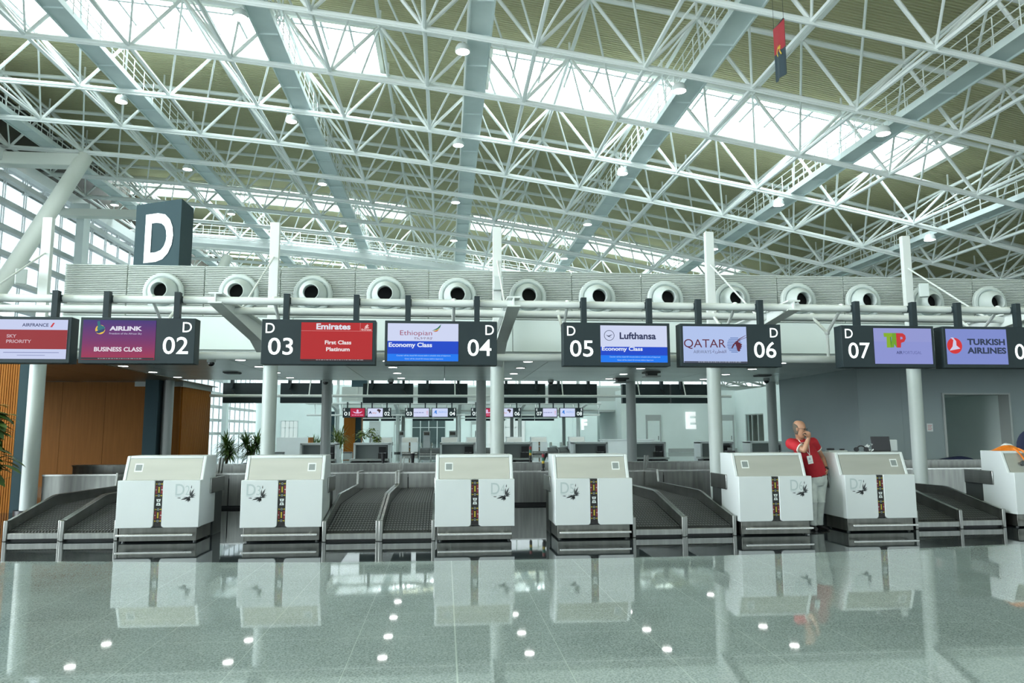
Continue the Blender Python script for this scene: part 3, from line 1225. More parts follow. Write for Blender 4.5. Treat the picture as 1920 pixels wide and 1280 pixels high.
def scr_tap(s):
    s.rect(0, 1, 0, 1, (138, 146, 208))
    s.rect(0, 1, 0.62, 1, (144, 150, 208))
    gr, gd, rd = (130, 172, 30), (70, 130, 40), (196, 44, 50)
    s.poly([(0.19, 0.855), (0.30, 0.855), (0.30, 0.455), (0.215, 0.455), (0.235, 0.70), (0.23, 0.76), (0.19, 0.76)], gd)
    s.poly([(0.17, 0.865), (0.34, 0.865), (0.345, 0.755), (0.28, 0.755), (0.285, 0.455), (0.215, 0.455), (0.22, 0.755), (0.175, 0.755)], gr)
    s.poly([(0.285, 0.46), (0.34, 0.46), (0.345, 0.555), (0.38, 0.46), (0.40, 0.46), (0.40, 0.865), (0.32, 0.865)], (108, 158, 34))
    s.poly([(0.385, 0.865), (0.50, 0.86), (0.545, 0.80), (0.55, 0.71), (0.52, 0.62), (0.465, 0.59), (0.455, 0.455), (0.385, 0.455)], rd)
    s.poly([(0.455, 0.76), (0.49, 0.755), (0.495, 0.70), (0.455, 0.685)], (150, 150, 206))
    s.text('AIR', 0.37, 0.275, 0.085, (60, 66, 120), 0.105, 'l', 0.02)
    s.text('PORTUGAL', 0.485, 0.275, 0.085, (88, 96, 156), 0.32, 'l', -0.005)


def scr_turkish(s):
    s.rect(0, 1, 0, 1, (124, 138, 204))
    s.disc(0.135, 0.52, 0.225, (208, 42, 46))
    s.poly([(0.045, 0.38), (0.10, 0.50), (0.12, 0.68), (0.075, 0.755), (0.12, 0.755), (0.165, 0.65), (0.165, 0.53), (0.225, 0.44)], (206, 204, 232))
    s.text('TURKISH', 0.345, 0.545, 0.18, (40, 52, 78), 0.62, 'l', 0.04)
    s.text('AIRLINES', 0.335, 0.30, 0.18, (40, 52, 78), 0.64, 'l', 0.04)


def scr_wings(s):
    s.rect(0, 1, 0, 1, (178, 26, 66))
    s.poly([(0.15, 0.66), (0.40, 0.52), (0.44, 0.60), (0.42, 0.72), (0.47, 0.88), (0.53, 0.88), (0.58, 0.72), (0.56, 0.60), (0.60, 0.52), (0.85, 0.66), (0.74, 0.46), (0.58, 0.40), (0.42, 0.40), (0.26, 0.46)], (226, 190, 226))
    for a, b in ((0.1, 0.24), (0.28, 0.44), (0.48, 0.62), (0.66, 0.9)):
        s.rect(a, b, 0.16, 0.26, (220, 150, 180))


def scr_asky(s):
    s.rect(0, 1, 0, 1, (214, 220, 248))
    s.text('A', 0.06, 0.36, 0.32, (50, 54, 96), 0.22, 'l', 0.06)
    s.text('sky', 0.30, 0.34, 0.22, (206, 150, 150), 0.30, 'l', 0.02)
    s.poly([(0.62, 0.86), (0.72, 0.94), (0.86, 0.82), (0.88, 0.70), (0.84, 0.66), (0.80, 0.46), (0.76, 0.42), (0.73, 0.62), (0.66, 0.68), (0.61, 0.74)], (66, 46, 50))


def scr_line(s):
    s.rect(0, 1, 0, 1, (210, 216, 246))
    for a, b in ((0.04, 0.14), (0.17, 0.30), (0.33, 0.50), (0.53, 0.66)):
        s.rect(a, b, 0.44, 0.55, (150, 160, 205))
    s.rect(0.84, 0.94, 0.30, 0.36, (220, 120, 150))
    s.rect(0.84, 0.94, 0.48, 0.54, (220, 120, 150))
    s.rect(0.84, 0.94, 0.62, 0.68, (220, 120, 150))


def scr_aero(s):
    s.rect(0, 1, 0, 1, (204, 216, 248))
    s.poly([(0.08, 0.34), (0.20, 0.76), (0.30, 0.76), (0.28, 0.56), (0.32, 0.34), (0.22, 0.36), (0.20, 0.52)], (60, 130, 220))
    s.text('AERO', 0.40, 0.46, 0.22, (120, 170, 236), 0.52)


def sign(row, num, x0, x1, y, number_left, fn, label, cat='sign', group=None, grad=False):
    W, Hh, D = x1 - x0, 0.697, 0.235
    t = thing('counter_sign', label, cat, (x0, y, 2.617), group)
    m = MB()
    m.box(0, W, 0, D, 0, Hh)
    m.build('housing', SLATE, t, bevel=0.006)
    sw = W * 0.632
    if number_left:
        s0 = W - sw - 0.045
    else:
        s0 = 0.04
    s1 = s0 + sw
    z0, z1 = 0.055, Hh - 0.04
    m = MB()
    m.box(s0, s1, -0.004, 0.03, z0, z1)
    scm = m.build('screen', GRAD if grad else SCRDARK, t)
    s = Scr(s0 + 0.004, s1 - 0.004, z0 + 0.004, z1 - 0.004, -0.005)
    fn(s)
    s.mb.build('screen_graphics', s.mats, scm, recalc=False)
    m = MB()
    if number_left:
        m.text(row, 0.06 if row == 'D' else 0.07, Hh - 0.215, 0.155, -0.003, 0, 0.135 if row == 'D' else 0.09, 'l', 0.004)
    else:
        m.text(row, W - 0.05 if row == 'D' else W - 0.07, Hh - 0.215, 0.155, -0.003, 0, 0.135 if row == 'D' else 0.09, 'r', 0.004)
    m.build('row_letter', LETTER, t, recalc=False)
    m = MB()
    if number_left:
        m.text(num, 0.105, 0.145, 0.265, -0.003, 0, 0.375, 'l', 0.008)
    else:
        m.text(num, W - 0.09, 0.145, 0.265, -0.003, 0, 0.375, 'r', 0.008)
    m.build('counter_number', LETTER, t, recalc=False)
    for f in (0.2, 0.82):
        m = MB()
        m.box(f * W - 0.042, f * W + 0.042, 0.03, 0.13, Hh, 1.11)
        m.box(f * W - 0.05, f * W + 0.05, 0.11, 0.30, 0.96, 1.06)
        m.build('stem', SLATEB if False else SLATE, t)
    return t


DS = [('01', -7.19, -5.615, True, scr_france, 'dark sign with a white and red French airline screen at far left'),
      ('02', -5.487, -3.81, False, scr_airlink, 'dark overhead sign D 02 with a purple and red business class screen'),
      ('03', -2.82, -1.085, True, scr_emirates, 'dark overhead sign D 03 with a red first class screen'),
      ('04', -0.944, 0.813, False, scr_ethiopian, 'dark overhead sign D 04 with white and blue screen and feather logo'),
      ('05', 1.873, 3.612, True, scr_lufthansa, 'dark overhead sign D 05 with white and blue screen and crane circle logo'),
      ('06', 3.785, 5.475, False, scr_qatar, 'dark overhead sign D 06 with pale blue screen and antelope logo'),
      ('07', 6.515, 8.13, True, scr_tap, 'dark overhead sign D 07 with lilac screen and green and red logo'),
      ('08', 8.29, 10.02, False, scr_turkish, 'dark overhead sign D 08 with blue screen and red round logo')]
for (nu, a, b, nl, fn, lab) in DS:
    sign('D', nu, a, b, 11.65, nl, fn, lab, grad=(nu == '02'))
EF = [scr_wings, scr_asky, scr_line, scr_aero, scr_wings, scr_asky, scr_line, scr_aero]
for (nu, a, b, nl, fn, lab), f2 in zip(DS, EF):
    sign('E', nu, a, b, 53.65, nl, f2, 'small distant sign E %s with %s, %s from left in far row' % (nu, {scr_wings: 'red winged screen', scr_asky: 'Africa map screen', scr_line: 'grey text screen', scr_aero: 'blue logo screen'}[f2], ORD[int(nu) - 1]))

# backs of the signs on the far side of each island
for yy, row in ((26.9, 'D'), (68.9, 'E')):
    bs = None
    for k, cx in enumerate((-6.87, -4.9, -2.03, -0.08, 2.75, 4.66, 7.39, 9.23)):
        lab = 'dark blank back of a hanging sign behind row %s, %s from the left' % (row, ORD[k])
        if bs is None:
            bs = thing('hanging_sign', lab, 'sign', (cx, yy, 2.617), 'sign backs behind row %s' % row)
            m = MB()
            m.box(-0.89, 0.89, 0, 0.24, 0, 0.70)
            m.build('housing', SLATE, bs, bevel=0.006)
            for s in (-0.55, 0.55):
                m = MB()
                m.box(s - 0.04, s + 0.04, -0.20, 0.05, 0.5, 1.1)
                m.build('stem', SLATE, bs)
                m = MB()
                m.path([(s + 0.02, -0.10, 0.85), (s - 0.02, -0.11, 0.5), (s + 0.10, -0.12, 0.30), (s + 0.2, -0.3, 0.24)], 0.012)
                m.build('cable', BLACK, bs)
        else:
            dup(bs, (cx, yy, 2.617), lab)
    t = thing('sign_truss', 'pale pipe in front of the sign backs behind row %s' % row, 'truss', (0, yy - 0.55, 0))
    m = MB()
    m.tube((-9.0, 0, 2.84), (10.4, 0, 2.84), 0.05, 0, 10)
    m.build('lower_pipe', STEELW, t)
    m = MB()
    m.tube((-9.0, 0.4, 3.62), (10.4, 0.4, 3.62), 0.05, 0, 10)
    m.build('upper_pipe', STEELW, t)
    for xx in (-4.7, -2.7, 0.35, 4.2, 7.0, 8.7):
        m = MB()
        m.tube((xx, 0, 2.84), (xx, 0.4, 3.62), 0.022)
        m.build('hanger_rod', STEELW, t)
    for xx in (-8.2, -3.57, 1.11, 5.82, 10.2):
        m = MB()
        m.prism([(-3.35, 3.21), (-3.35, 3.55), (0.5, 3.68), (0.5, 3.57)], xx - 0.06, xx + 0.06, 'x')
        m.build('cantilever_arm', STEELW, t)

# ------------------------------------------------------------------ check-in counters


def slab_outline(sgn):
    # right slab for sgn=+1: inner corners rounded
    pts = []
    xi, xo, z0, z1 = 0.056, 0.58, 0.215, 0.89
    r = 0.045
    for i in range(6):
        a = PI + i * PI / 10
        pts.append((xi + r + r * math.cos(a), z0 + r + r * math.sin(a)))
    pts += [(xo, z0), (xo, z1)]
    r = 0.02
    for i in range(4):
        a = PI / 2 + i * PI / 6
        pts.append((xi + r + r * math.cos(a), z1 - r + r * math.sin(a)))
    return [(sgn * x, z) for x, z in pts]


def motif():
    """patterned strip between the two front slabs (pattern lives in the strip mesh)"""
    m = MB()
    m.box(-0.05, 0.05, -0.045, 0.0, 0.235, 0.885, 0)
    y = -0.0465
    for zc in (0.838, 0.672, 0.475, 0.31):
        m.ring(0, zc, 0.009, 0.0155, y, 4, 14)
        for s in (-1, 1):
            m.flat([(s * 0.045, zc + 0.012), (s * 0.022, zc), (s * 0.045, zc - 0.012)], y, 2)
            m.flat([(s * 0.02, zc + 0.006), (s * 0.03, zc), (s * 0.02, zc - 0.006)], y, 2)
    for zc in (0.755, 0.392):
        for i in range(4):
            z = zc + (i - 1.5) * 0.021
            m.flat([(-0.014, z), (0, z + 0.012), (0.014, z), (0, z - 0.012)], y - 0.0005, 2)
        for s in (-1, 1):
            m.flat([(s * 0.05, zc + 0.062), (s * 0.022, zc + 0.05), (s * 0.03, zc + 0.01), (s * 0.022, zc), (s * 0.03, zc - 0.01), (s * 0.022, zc - 0.05), (s * 0.05, zc - 0.062)], y, 1)
            m.flat([(s * 0.048, zc + 0.009), (s * 0.030, zc), (s * 0.048, zc - 0.009)], y - 0.0007, 3)
    m.flat([(-0.032, 0.622), (0.032, 0.622), (0.022, 0.584), (-0.022, 0.584)], y, 3)
    m.flat([(-0.032, 0.53), (0.032, 0.53), (0.022, 0.57), (-0.022, 0.57)], y, 3)
    m.disc(0, 0.603, 0.009, y - 0.0006, 0, 10)
    m.disc(0, 0.549, 0.009, y - 0.0006, 0, 10)
    return m


def slope_pt(x, z, off):
    # point on the inclined greige panel
    tt = (z - 0.885) / 0.35
    return (x, 0.10 + 0.135 * tt - off, z)


def counter(label, loc, num=None, row='D', group=None, logo='r', detail=True):
    t = thing('check_in_counter', label, 'counter', loc, group)
    m = MB()
    m.box(-0.54, 0.54, 0.0, 0.66, 0.02, 0.215)
    m.build('kick_base', KICK, t, bevel=0.004)
    m = MB()
    for s in (-1, 1):
        for q in (0.06, 0.6):
            m.tube((s * 0.5, q, 0), (s * 0.5, q, 0.02), 0.025)
    m.build('foot', DARKG, t)
    # carcass with inclined top
    m = MB()
    prof = [(0.04, 0.215), (0.04, 0.885), (0.09, 0.885), (0.225, 1.235), (0.70, 1.235), (0.70, 0.215)]
    for s in (-1, 1):
        m.prism(prof, s * 0.525, s * 0.575, 'x')
    m.prism([(0.04, 0.215), (0.04, 0.885), (0.105, 0.885), (0.235, 1.225), (0.70, 1.225), (0.70, 0.215)], -0.525, 0.525, 'x')
    m.prism([(0.208, 1.195), (0.225, 1.235), (0.70, 1.235), (0.70, 1.2), (0.235, 1.2)], -0.525, 0.525, 'x')
    m.build('carcass', WHITE, t, bevel=0.01)
    m = MB()
    a, b = slope_pt(-0.522, 0.888, 0.006), slope_pt(-0.522, 1.195, 0.006)
    m.prism([(a[1], a[2]), (b[1], b[2]), (b[1] + 0.02, b[2]), (a[1] + 0.02, a[2])], -0.522, 0.522, 'x')
    m.build('inclined_panel', GREIGE, t)
    for s in (-1, 1):
        m = MB()
        m.prism(slab_outline(s), -0.06, 0.045, 'y')
        m.build('front_panel', WHITE, t, bevel=0.006)
    motif().build('pattern_strip', [PAT, RED, YEL, PATW, PATG], t)
    m = MB()
    m.box(-0.53, 0.53, -0.155, -0.135, 0.105, 0.135)
    for s in (-0.4, 0.4):
        m.box(s - 0.02, s + 0.02, -0.135, 0.0, 0.11, 0.13)
    m.build('bumper_bar', BRIGHT, t, bevel=0.004)
    m = MB()
    m.box(-0.55, 0.55, 0.72, 1.16, 0.0, 0.70)
    m.build('staff_desk', DARKG, t)
    for s in (-1, 1):
        m = MB()
        m.box(s * 0.585 - 0.012, s * 0.585 + 0.012, 0.42, 1.12, 0.66, 0.895)
        m.build('side_plate', STAIND, t, bevel=0.01)
    if num:
        sl = 1 if logo == 'r' else -1
        x0 = 0.235 if logo == 'r' else -0.50
        y = -0.0615
        m = MB()
        m.text(row, x0, 0.672, 0.165, y, 0, 0.125, 'l', 0.006)
        m.text(num, x0 + 0.14, 0.678, 0.135, y, 0, 0.06, 'l', -0.008)
        m.rect(x0, x0 + 0.09, 0.656, 0.662, y, 0)
        m.build('counter_mark', PRINTG, t, recalc=False)
        m = MB()
        k = 0.00073

        def P(px, py):
            return (x0 + (px - 655) * k, 0.672 + (470 - py) * k)

        def st(ax, ay, bx, by, w=7):
            A, B = Vector(P(ax, ay)), Vector(P(bx, by))
            d = (B - A).normalized()
            nn_ = Vector((-d.y, d.x)) * w * k
            mid = A.lerp(B, 0.55)
            m.flat([tuple(A), tuple(mid + nn_ * 1.45), tuple(B + nn_ * 0.8), tuple(B - nn_ * 0.8), tuple(mid - nn_ * 1.45)], y)
        for q in ((965, 270, 960, 335, 6), (946, 345, 940, 480, 9), (1018, 335, 950, 470, 11), (1000, 420, 950, 485, 7), (1040, 425, 960, 490, 8), (1052, 465, 955, 497, 8),
                  (1035, 508, 945, 506, 8), (688, 516, 765, 519, 6), (795, 506, 925, 508, 6), (760, 560, 920, 515, 10), (775, 545, 900, 520, 7), (848, 585, 925, 522, 9),
                  (905, 608, 932, 525, 11), (942, 588, 932, 525, 9), (880, 590, 925, 530, 7)):
            st(*q)
        m.disc(P(932, 508)[0], P(932, 508)[1], 0.016, y - 0.0004, 0, 10)
        m.build('leaf_emblem', PRINTD, t, recalc=False)
        m = MB()
        sx = -0.38 * sl
        if num == '8':
            return t
        for (hw, za, zb, off, mi) in ((0.06, 1.005, 1.125, 0.0075, 0), (0.045, 1.022, 1.108, 0.0085, 1)):
            m.add([slope_pt(sx - hw, za, off), slope_pt(sx + hw, za, off), slope_pt(sx + hw, zb, off), slope_pt(sx - hw, zb, off)], [(0, 1, 2, 3)], mi)
        m.build('sticker', [PAPER, MIDG], t, recalc=False)
    return t


CT = [('2', -4.13, 11.46, 'r', 'white check-in counter marked D2, first from the left'),
      ('3', -2.347, 11.30, 'l', 'white check-in counter marked D3, left of the middle conveyors'),
      ('4', 0.447, 11.10, 'r', 'white check-in counter marked D4, right of the middle conveyors'),
      ('5', 2.206, 11.09, 'l', 'white check-in counter marked D5, beside the gap after D4'),
      ('6', 5.05, 11.22, 'r', 'white check-in counter marked D6 with the man leaning on it'),
      ('7', 6.845, 11.40, 'l', 'white check-in counter marked D7 with a laptop on top'),
      ('8', 9.90, 11.66, 'r', 'white check-in counter cut by the right edge with an orange vest on top')]
for (nu, x, y, lg, lab) in CT:
    counter(lab, (x, y, 0), nu, 'D', 'row D check-in counters', lg)
ec = counter('x', (-4.25, 53.0, 0), None, 'E', 'row E check-in counters')
for k, x in enumerate((-4.25, -2.43, 0.34, 2.1, 4.94, 6.7, 9.46)):
    lab = 'small distant white check-in counter of row E, %s from the left' % ORD[k]
    if k == 0:
        ec['label'] = lab
    else:
        dup(ec, (x, 53.0, 0), lab)

# staff-side counters on the rear of island D, seen from behind
rc = None
for k, x in enumerate((-4.3, -2.5, 0.46, 2.45, 5.15, 7.25, 9.75, 11.6, 13.3)):
    lab = 'white rear counter with grey open staff side behind row D, %s from the left' % ORD[k]
    if rc is None:
        rc = thing('rear_counter', lab, 'counter', (x, 26.2, 0), 'rear counters behind row D')
        m = MB()
        m.box(-0.62, -0.55, 0, 0.7, 0, 1.2)
        m.box(0.55, 0.62, 0, 0.7, 0, 1.2)
        m.box(-0.62, 0.62, 0, 0.7, 1.15, 1.22)
        m.build('white_shell', WHITE, rc, bevel=0.006)
        m = MB()
        m.box(-0.55, 0.55, 0.25, 0.66, 0.0, 1.15)
        m.build('recess_back', MIDG, rc)
        m = MB()
        m.box(-0.7, 0.6, -0.45, 0.25, 0.62, 0.68)
        m.build('desk_top', GREYC, rc)
        m = MB()
        m.box(-0.66, -0.1, -0.4, 0.2, 0.02, 0.6)
        m.box(0.0, 0.56, -0.4, 0.2, 0.02, 0.6)
        m.build('drawer_unit', BLACK, rc)
        m = MB()
        m.box(0.22, 0.52, 0.05, 0.24, 0.68, 0.86, 0)
        m.box(0.24, 0.50, 0.04, 0.05, 0.88, 1.08, 0)
        m.box(0.26, 0.36, 0.06, 0.2, 0.86, 1.0, 1)
        m.box(0.40, 0.48, 0.06, 0.2, 0.86, 0.96, 2)
        m.build('printer_unit', [BLACK, GREYC, PAPER], rc)
    else:
        dup(rc, (x, 26.2, 0), lab)

# ------------------------------------------------------------------ conveyors


def conveyor(label, loc, group):
    t = thing('baggage_conveyor', label, 'conveyor', loc, group)
    m = MB()
    m.box(-0.36, 0.36, 0.0, 0.05, 0.03, 0.115)
    m.build('front_bar', STAIN, t, bevel=0.004)
    m = MB()
    m.box(-0.39, 0.39, 0.06, 4.9, 0.0, 0.05)
    m.build('plinth', BLACK, t)
    m = MB()
    m.prism([(0.05, 0.06), (0.05, 0.125), (0.07, 0.145), (1.55, 0.40), (4.9, 0.40), (4.9, 0.06)], -0.355, 0.355, 'x')
    m.build('belt', BELT, t)
    for s in (-1, 1):
        m = MB()
        prof = [(0.0, 0.03), (0.0, 0.285), (0.03, 0.295), (1.42, 0.56), (1.55, 0.572), (4.0, 0.55), (4.06, 0.80), (4.95, 0.78), (4.95, 0.03)]
        m.prism(prof, s * 0.358, s * 0.402, 'x')
        m.build('side_rail', STAIND, t, bevel=0.006)
        m = MB()
        m.box(s * 0.355 - (0.0 if s > 0 else 0.055), s * 0.355 + (0.055 if s > 0 else 0.0), -0.02, 0.05, 0.0, 0.30)
        m.build('front_post', STAIN, t, bevel=0.008)
    return t


cv = None
CV = [(-6.03, 11.80, 'left lane of the conveyor pair at far left beside counter D2'), (-5.2, 11.72, 'right lane of the conveyor pair at far left beside counter D2'),
      (-1.347, 11.25, 'left lane of the middle conveyor pair, next to counter D3'), (-0.535, 11.22, 'right lane of the middle conveyor pair, next to counter D4'),
      (3.225, 11.22, 'left lane of the conveyor pair between D5 and D6'), (4.04, 11.28, 'right lane of the conveyor pair between D5 and D6'),
      (7.97, 11.63, 'left lane of the conveyor pair right of D7'), (8.80, 11.74, 'right lane of the conveyor pair right of D7')]
for (x, y, lab) in CV:
    lab = 'black belt steel conveyor, ' + lab
    if cv is None:
        cv = conveyor(lab, (x, y, 0), 'baggage conveyors')
        cv.scale.y = (16.28 - y) / 4.95
    else:
        dup(cv, (x, y, 0), lab).scale.y = (16.28 - y) / 4.95
# far conveyors of row E
for k, x in enumerate((-1.36, -0.54, 3.2, 4.02, 7.7, 8.5)):
    dup(cv, (x, 53.0, 0), 'small distant dark conveyor between the row E counters, %s from the left' % ORD[k], 'row E conveyors')

# collector belt behind the counters
t = thing('collector_belt', 'long stainless steel baggage collector belt behind the row D counters', 'conveyor', (0, 16.35, 0))
m = MB()
x = -8.25
while x < 14.5:
    m.box(x + 0.006, x + 1.86 - 0.006, 0, 0.04, 0.06, 0.70)
    x += 1.87
m.build('front_cladding', STAIN, t)
m = MB()
m.box(-8.25, 15.4, 0.05, 1.3, 0.0, 0.62)
m.build('belt_bed', BLACK, t)
m = MB()
m.box(-8.25, 15.4, -0.02, 0.10, 0.70, 0.73)
m.build('front_rail', BRIGHT, t)
m = MB()
m.box(-8.25, 15.4, 1.25, 1.32, 0.0, 0.84)
m.box(-8.25, 15.4, 1.2, 1.45, 0.84, 0.87)
m.build('rear_rail', STAIN, t)
# slanted steel guards standing on the collector end of the conveyors
g0 = None
for k, (x, lab) in enumerate(((-4.75, 'far left conveyors'), (-0.94, 'middle conveyors'), (4.45, 'conveyors between D5 and D6'))):
    lab = 'slim slanted steel guard plate standing at the back of the ' + lab
    if g0 is None:
        g0 = thing('guard_plate', lab, 'guard plate', (x, 16.40, 0.73), 'steel guard plates')
        m = MB()
        for q in (0, 0.06):
            m.add([(-0.03 + q, 0, 0), (-0.01 + q, 0, 0), (-0.01 + q, 0.12, 0), (-0.03 + q, 0.12, 0), (0.0 + q, 0, 0.32), (0.02 + q, 0, 0.32), (0.02 + q, 0.12, 0.32), (0.0 + q, 0.12, 0.32)],
                  [(0, 1, 2, 3), (4, 5, 6, 7), (0, 1, 5, 4), (1, 2, 6, 5), (2, 3, 7, 6), (3, 0, 4, 7)])
        m.build('plate', STAIN, g0)
    else:
        dup(g0, (x, 16.40, 0.73), lab)
# ------------------------------------------------------------------ timber walls at the left end
m = MB()
x = -12.0
while x < -8.68:
    m.box(x, x + 0.032, 15.99, 16.03, 0.0, 3.12)
    x += 0.046
m.box(-12.0, -8.64, 16.03, 16.2, 0, 3.15)
struct(m.build('wall_left_slats', WOODO))
m = MB()
m.box(-8.64, -8.38, 15.97, 16.25, 0, 3.15)
struct(m.build('trim_1', SLATEB))
m = MB()
x = -14.0
while x < -8.1:
    m.box(x + 0.004, min(x + 1.25, -8.06) - 0.004, 23.6, 23.65, 0.0, 3.12)
    x += 1.25
m.box(-14, -8.08, 23.65, 23.85, 0, 3.12)
struct(m.build('wall_timber', WOOD))
m = MB()
y = 23.7
while y < 26.4:
    m.box(-8.08, -8.02, y, y + 0.045, 0.0, 2.98)
    y += 0.075
m.box(-9.4, -8.08, 23.85, 26.4, 0, 2.98)
struct(m.build('wall_timber_side', WOODO))
m = MB()
m.box(-9.4, -7.98, 23.55, 26.45, 2.985, 3.14)
struct(m.build('trim_2', GREYC))
m = MB()
m.box(-8.76, -8.38, 22.7, 23.1, 0, 3.14)
struct(m.build('trim_3', SLATEB))
m = MB()
xx = -14.0
while xx < -7.9:
    m.box(xx + 0.01, xx + 1.55 - 0.01, 16.3, 26.5, 3.13, 3.149)
    xx += 1.55
# metal ceiling bay coloured brown for the timber wall's reflection in it
struct(m.build('ceiling_timber_bay', mat('soffit_wood_reflection', (0.22, 0.15, 0.085), 0.3, 0.7)))

# ------------------------------------------------------------------ grey wall with portal, right end
m = MB()
X0, X1, Yw = 10.35, 15.5, 16.7
px0, px1, ph = 12.6, 14.4, 2.40
m.box(X0, px0, Yw + 1.2, Yw + 1.5, 0, 3.15)
m.box(px0, px1, Yw + 1.2, Yw + 1.5, ph + 0.12, 3.15)
m.box(px1, X1, Yw + 1.2, Yw + 1.5, 0, 3.15)
for xx in (11.5, 15.1):
    m.box(xx, xx + 0.012, Yw + 1.195, Yw + 1.2, 0, 3.15)
m.box(X0, px0, Yw + 1.195, Yw + 1.2, 2.2, 2.212)
m.box(px1, X1, Yw + 1.195, Yw + 1.2, 2.2, 2.212)
m.box(X0, X0 + 0.3, Yw + 1.5, Yw + 5.6, 0, 3.15)
w2 = struct(m.build('wall_portal', WALLG))
m = MB()
m.box(px0 - 0.35, px0, Yw + 1.5, Yw + 4.5, 0, ph + 0.12)
m.box(px1, px1 + 0.3, Yw + 1.5, Yw + 4.5, 0, ph + 0.12)
m.box(px0 - 0.3, px1 + 0.3, Yw + 4.5, Yw + 4.6, 0, ph + 0.12)
m.box(px0 - 0.3, px1 + 0.3, Yw + 1.5, Yw + 4.6, ph + 0.12, ph + 0.2)
struct(m.build('portal_lining', WALLP, w2))
m = MB()
m.box(px0 - 0.02, px0 + 0.03, Yw + 1.16, Yw + 1.53, 0, ph + 0.13)
m.box(px1 - 0.03, px1 + 0.02, Yw + 1.16, Yw + 1.53, 0, ph + 0.13)
m.box(px0 + 0.03, px1 - 0.03, Yw + 1.16, Yw + 1.53, ph + 0.09, ph + 0.13)
struct(m.build('portal_frame', GREYC, w2))
for (x, z, w, h, lab, red) in ((12.2, 1.66, 0.16, 0.2, 'small white notice with red print on the grey wall left of the dark portal', True), (14.95, 1.66, 0.34, 0.26, 'pale paper notice on the grey wall right of the dark portal', False)):
    t = thing('paper_notice', lab, 'notice', (x, 17.89, z))
    m = MB()
    m.box(-w / 2, w / 2, -0.008, 0.0, -h / 2, h / 2)
    m.build('paper_sheet', PAPER if red else GREYW, t)
    m = MB()
    for i in range(4):
        m.rect(-w * 0.36, w * (0.36 - 0.12 * (i % 2)), h * 0.28 - i * h * 0.18 - 0.012, h * 0.28 - i * h * 0.18, -0.0095, 0)
    m.build('print', mat('notice_red' if red else 'notice_grey', (0.5, 0.08, 0.08) if red else (0.35, 0.4, 0.4), 0.6), t, recalc=False)

# ------------------------------------------------------------------ far walls beyond the island
def doorway(i, x, y, w, h, frame, leaf, label, axis='y'):
    t = bpy.data.objects.new('door_%d' % i, None)
    C.objects.link(t)
    t.location = (x, y, 0)
    if axis == 'x':
        t.rotation_euler = (0, 0, PI / 2)
    struct(t)
    m = MB()
    m.box(-w / 2 - 0.1, -w / 2, -0.08, 0.1, 0, h + 0.1)
    m.box(w / 2, w / 2 + 0.1, -0.08, 0.1, 0, h + 0.1)
    m.box(-w / 2, w / 2, -0.08, 0.1, h, h + 0.1)
    m.box(-w / 2, w / 2, -0.04, 0.1, h - 0.35, h)
    struct(m.build('door_frame', frame, t))
    m = MB()
    m.box(-w / 2, w / 2, -0.03, 0.03, 0, h - 0.35)
    struct(m.build('door_leaf', leaf, t))
    m = MB()
    m.box(w / 2 - 0.14, w / 2 - 0.11, -0.09, -0.03, 0.95, 1.25)
    struct(m.build('door_handle', DARKG, t))


m = MB()
m.box(13.4, 22.6, 56.0, 56.3, 0, 4.75)
m.box(13.4, 13.7, 56.3, 64, 0, 4.75)
struct(m.build('wall_letter_e', WALLP))
m = MB()
m.box(17.0, 22.6, 55.97, 56.0, 0.02, 0.3)
struct(m.build('baseboard_e', GREYC))
doorway(1, 15.86, 55.9, 0.95, 2.75, GREYC, WALLP, '')
doorway(2, 21.6, 55.9, 0.95, 2.75, GREYC, WALLP, '')
o = MB().text('E', 18.42, 1.77, 1.3, 55.9, 0, 0.78, 'l', 0.05)
e = o.build('big_letter', LETTER, recalc=False)
tag(e, 'big white letter E on the pale wall in the distance', 'letter')
so = e.modifiers.new('thick', 'SOLIDIFY'); so.thickness = 0.08
m = MB()
m.box(14.7, 17.5, 85.0, 85.3, 0, 4.2)
struct(m.build('wall_letter_f', WALLP))
m = MB()
m.box(17.5, 24.0, 86.0, 86.3, 0, 4.2)
struct(m.build('wall_far_grey', mat('far_grey_paint', (0.36, 0.42, 0.41), 0.6)))
m = MB()
m.box(-2, 40, 90.0, 90.3, 4.2, 7.0)
struct(m.build('wall_far_upper', WALLP))
o = MB().text('F', 15.65, 1.80, 1.2, 84.9, 0, 0.66, 'l', 0.05)
e = o.build('big_letter', LETTER, recalc=False)
tag(e, 'smaller white letter F on the farther pale wall', 'letter')
so = e.modifiers.new('thick', 'SOLIDIFY'); so.thickness = 0.08
doorway(3, 18.6, 85.9, 0.75, 2.6, DARKG, DARKG, '')
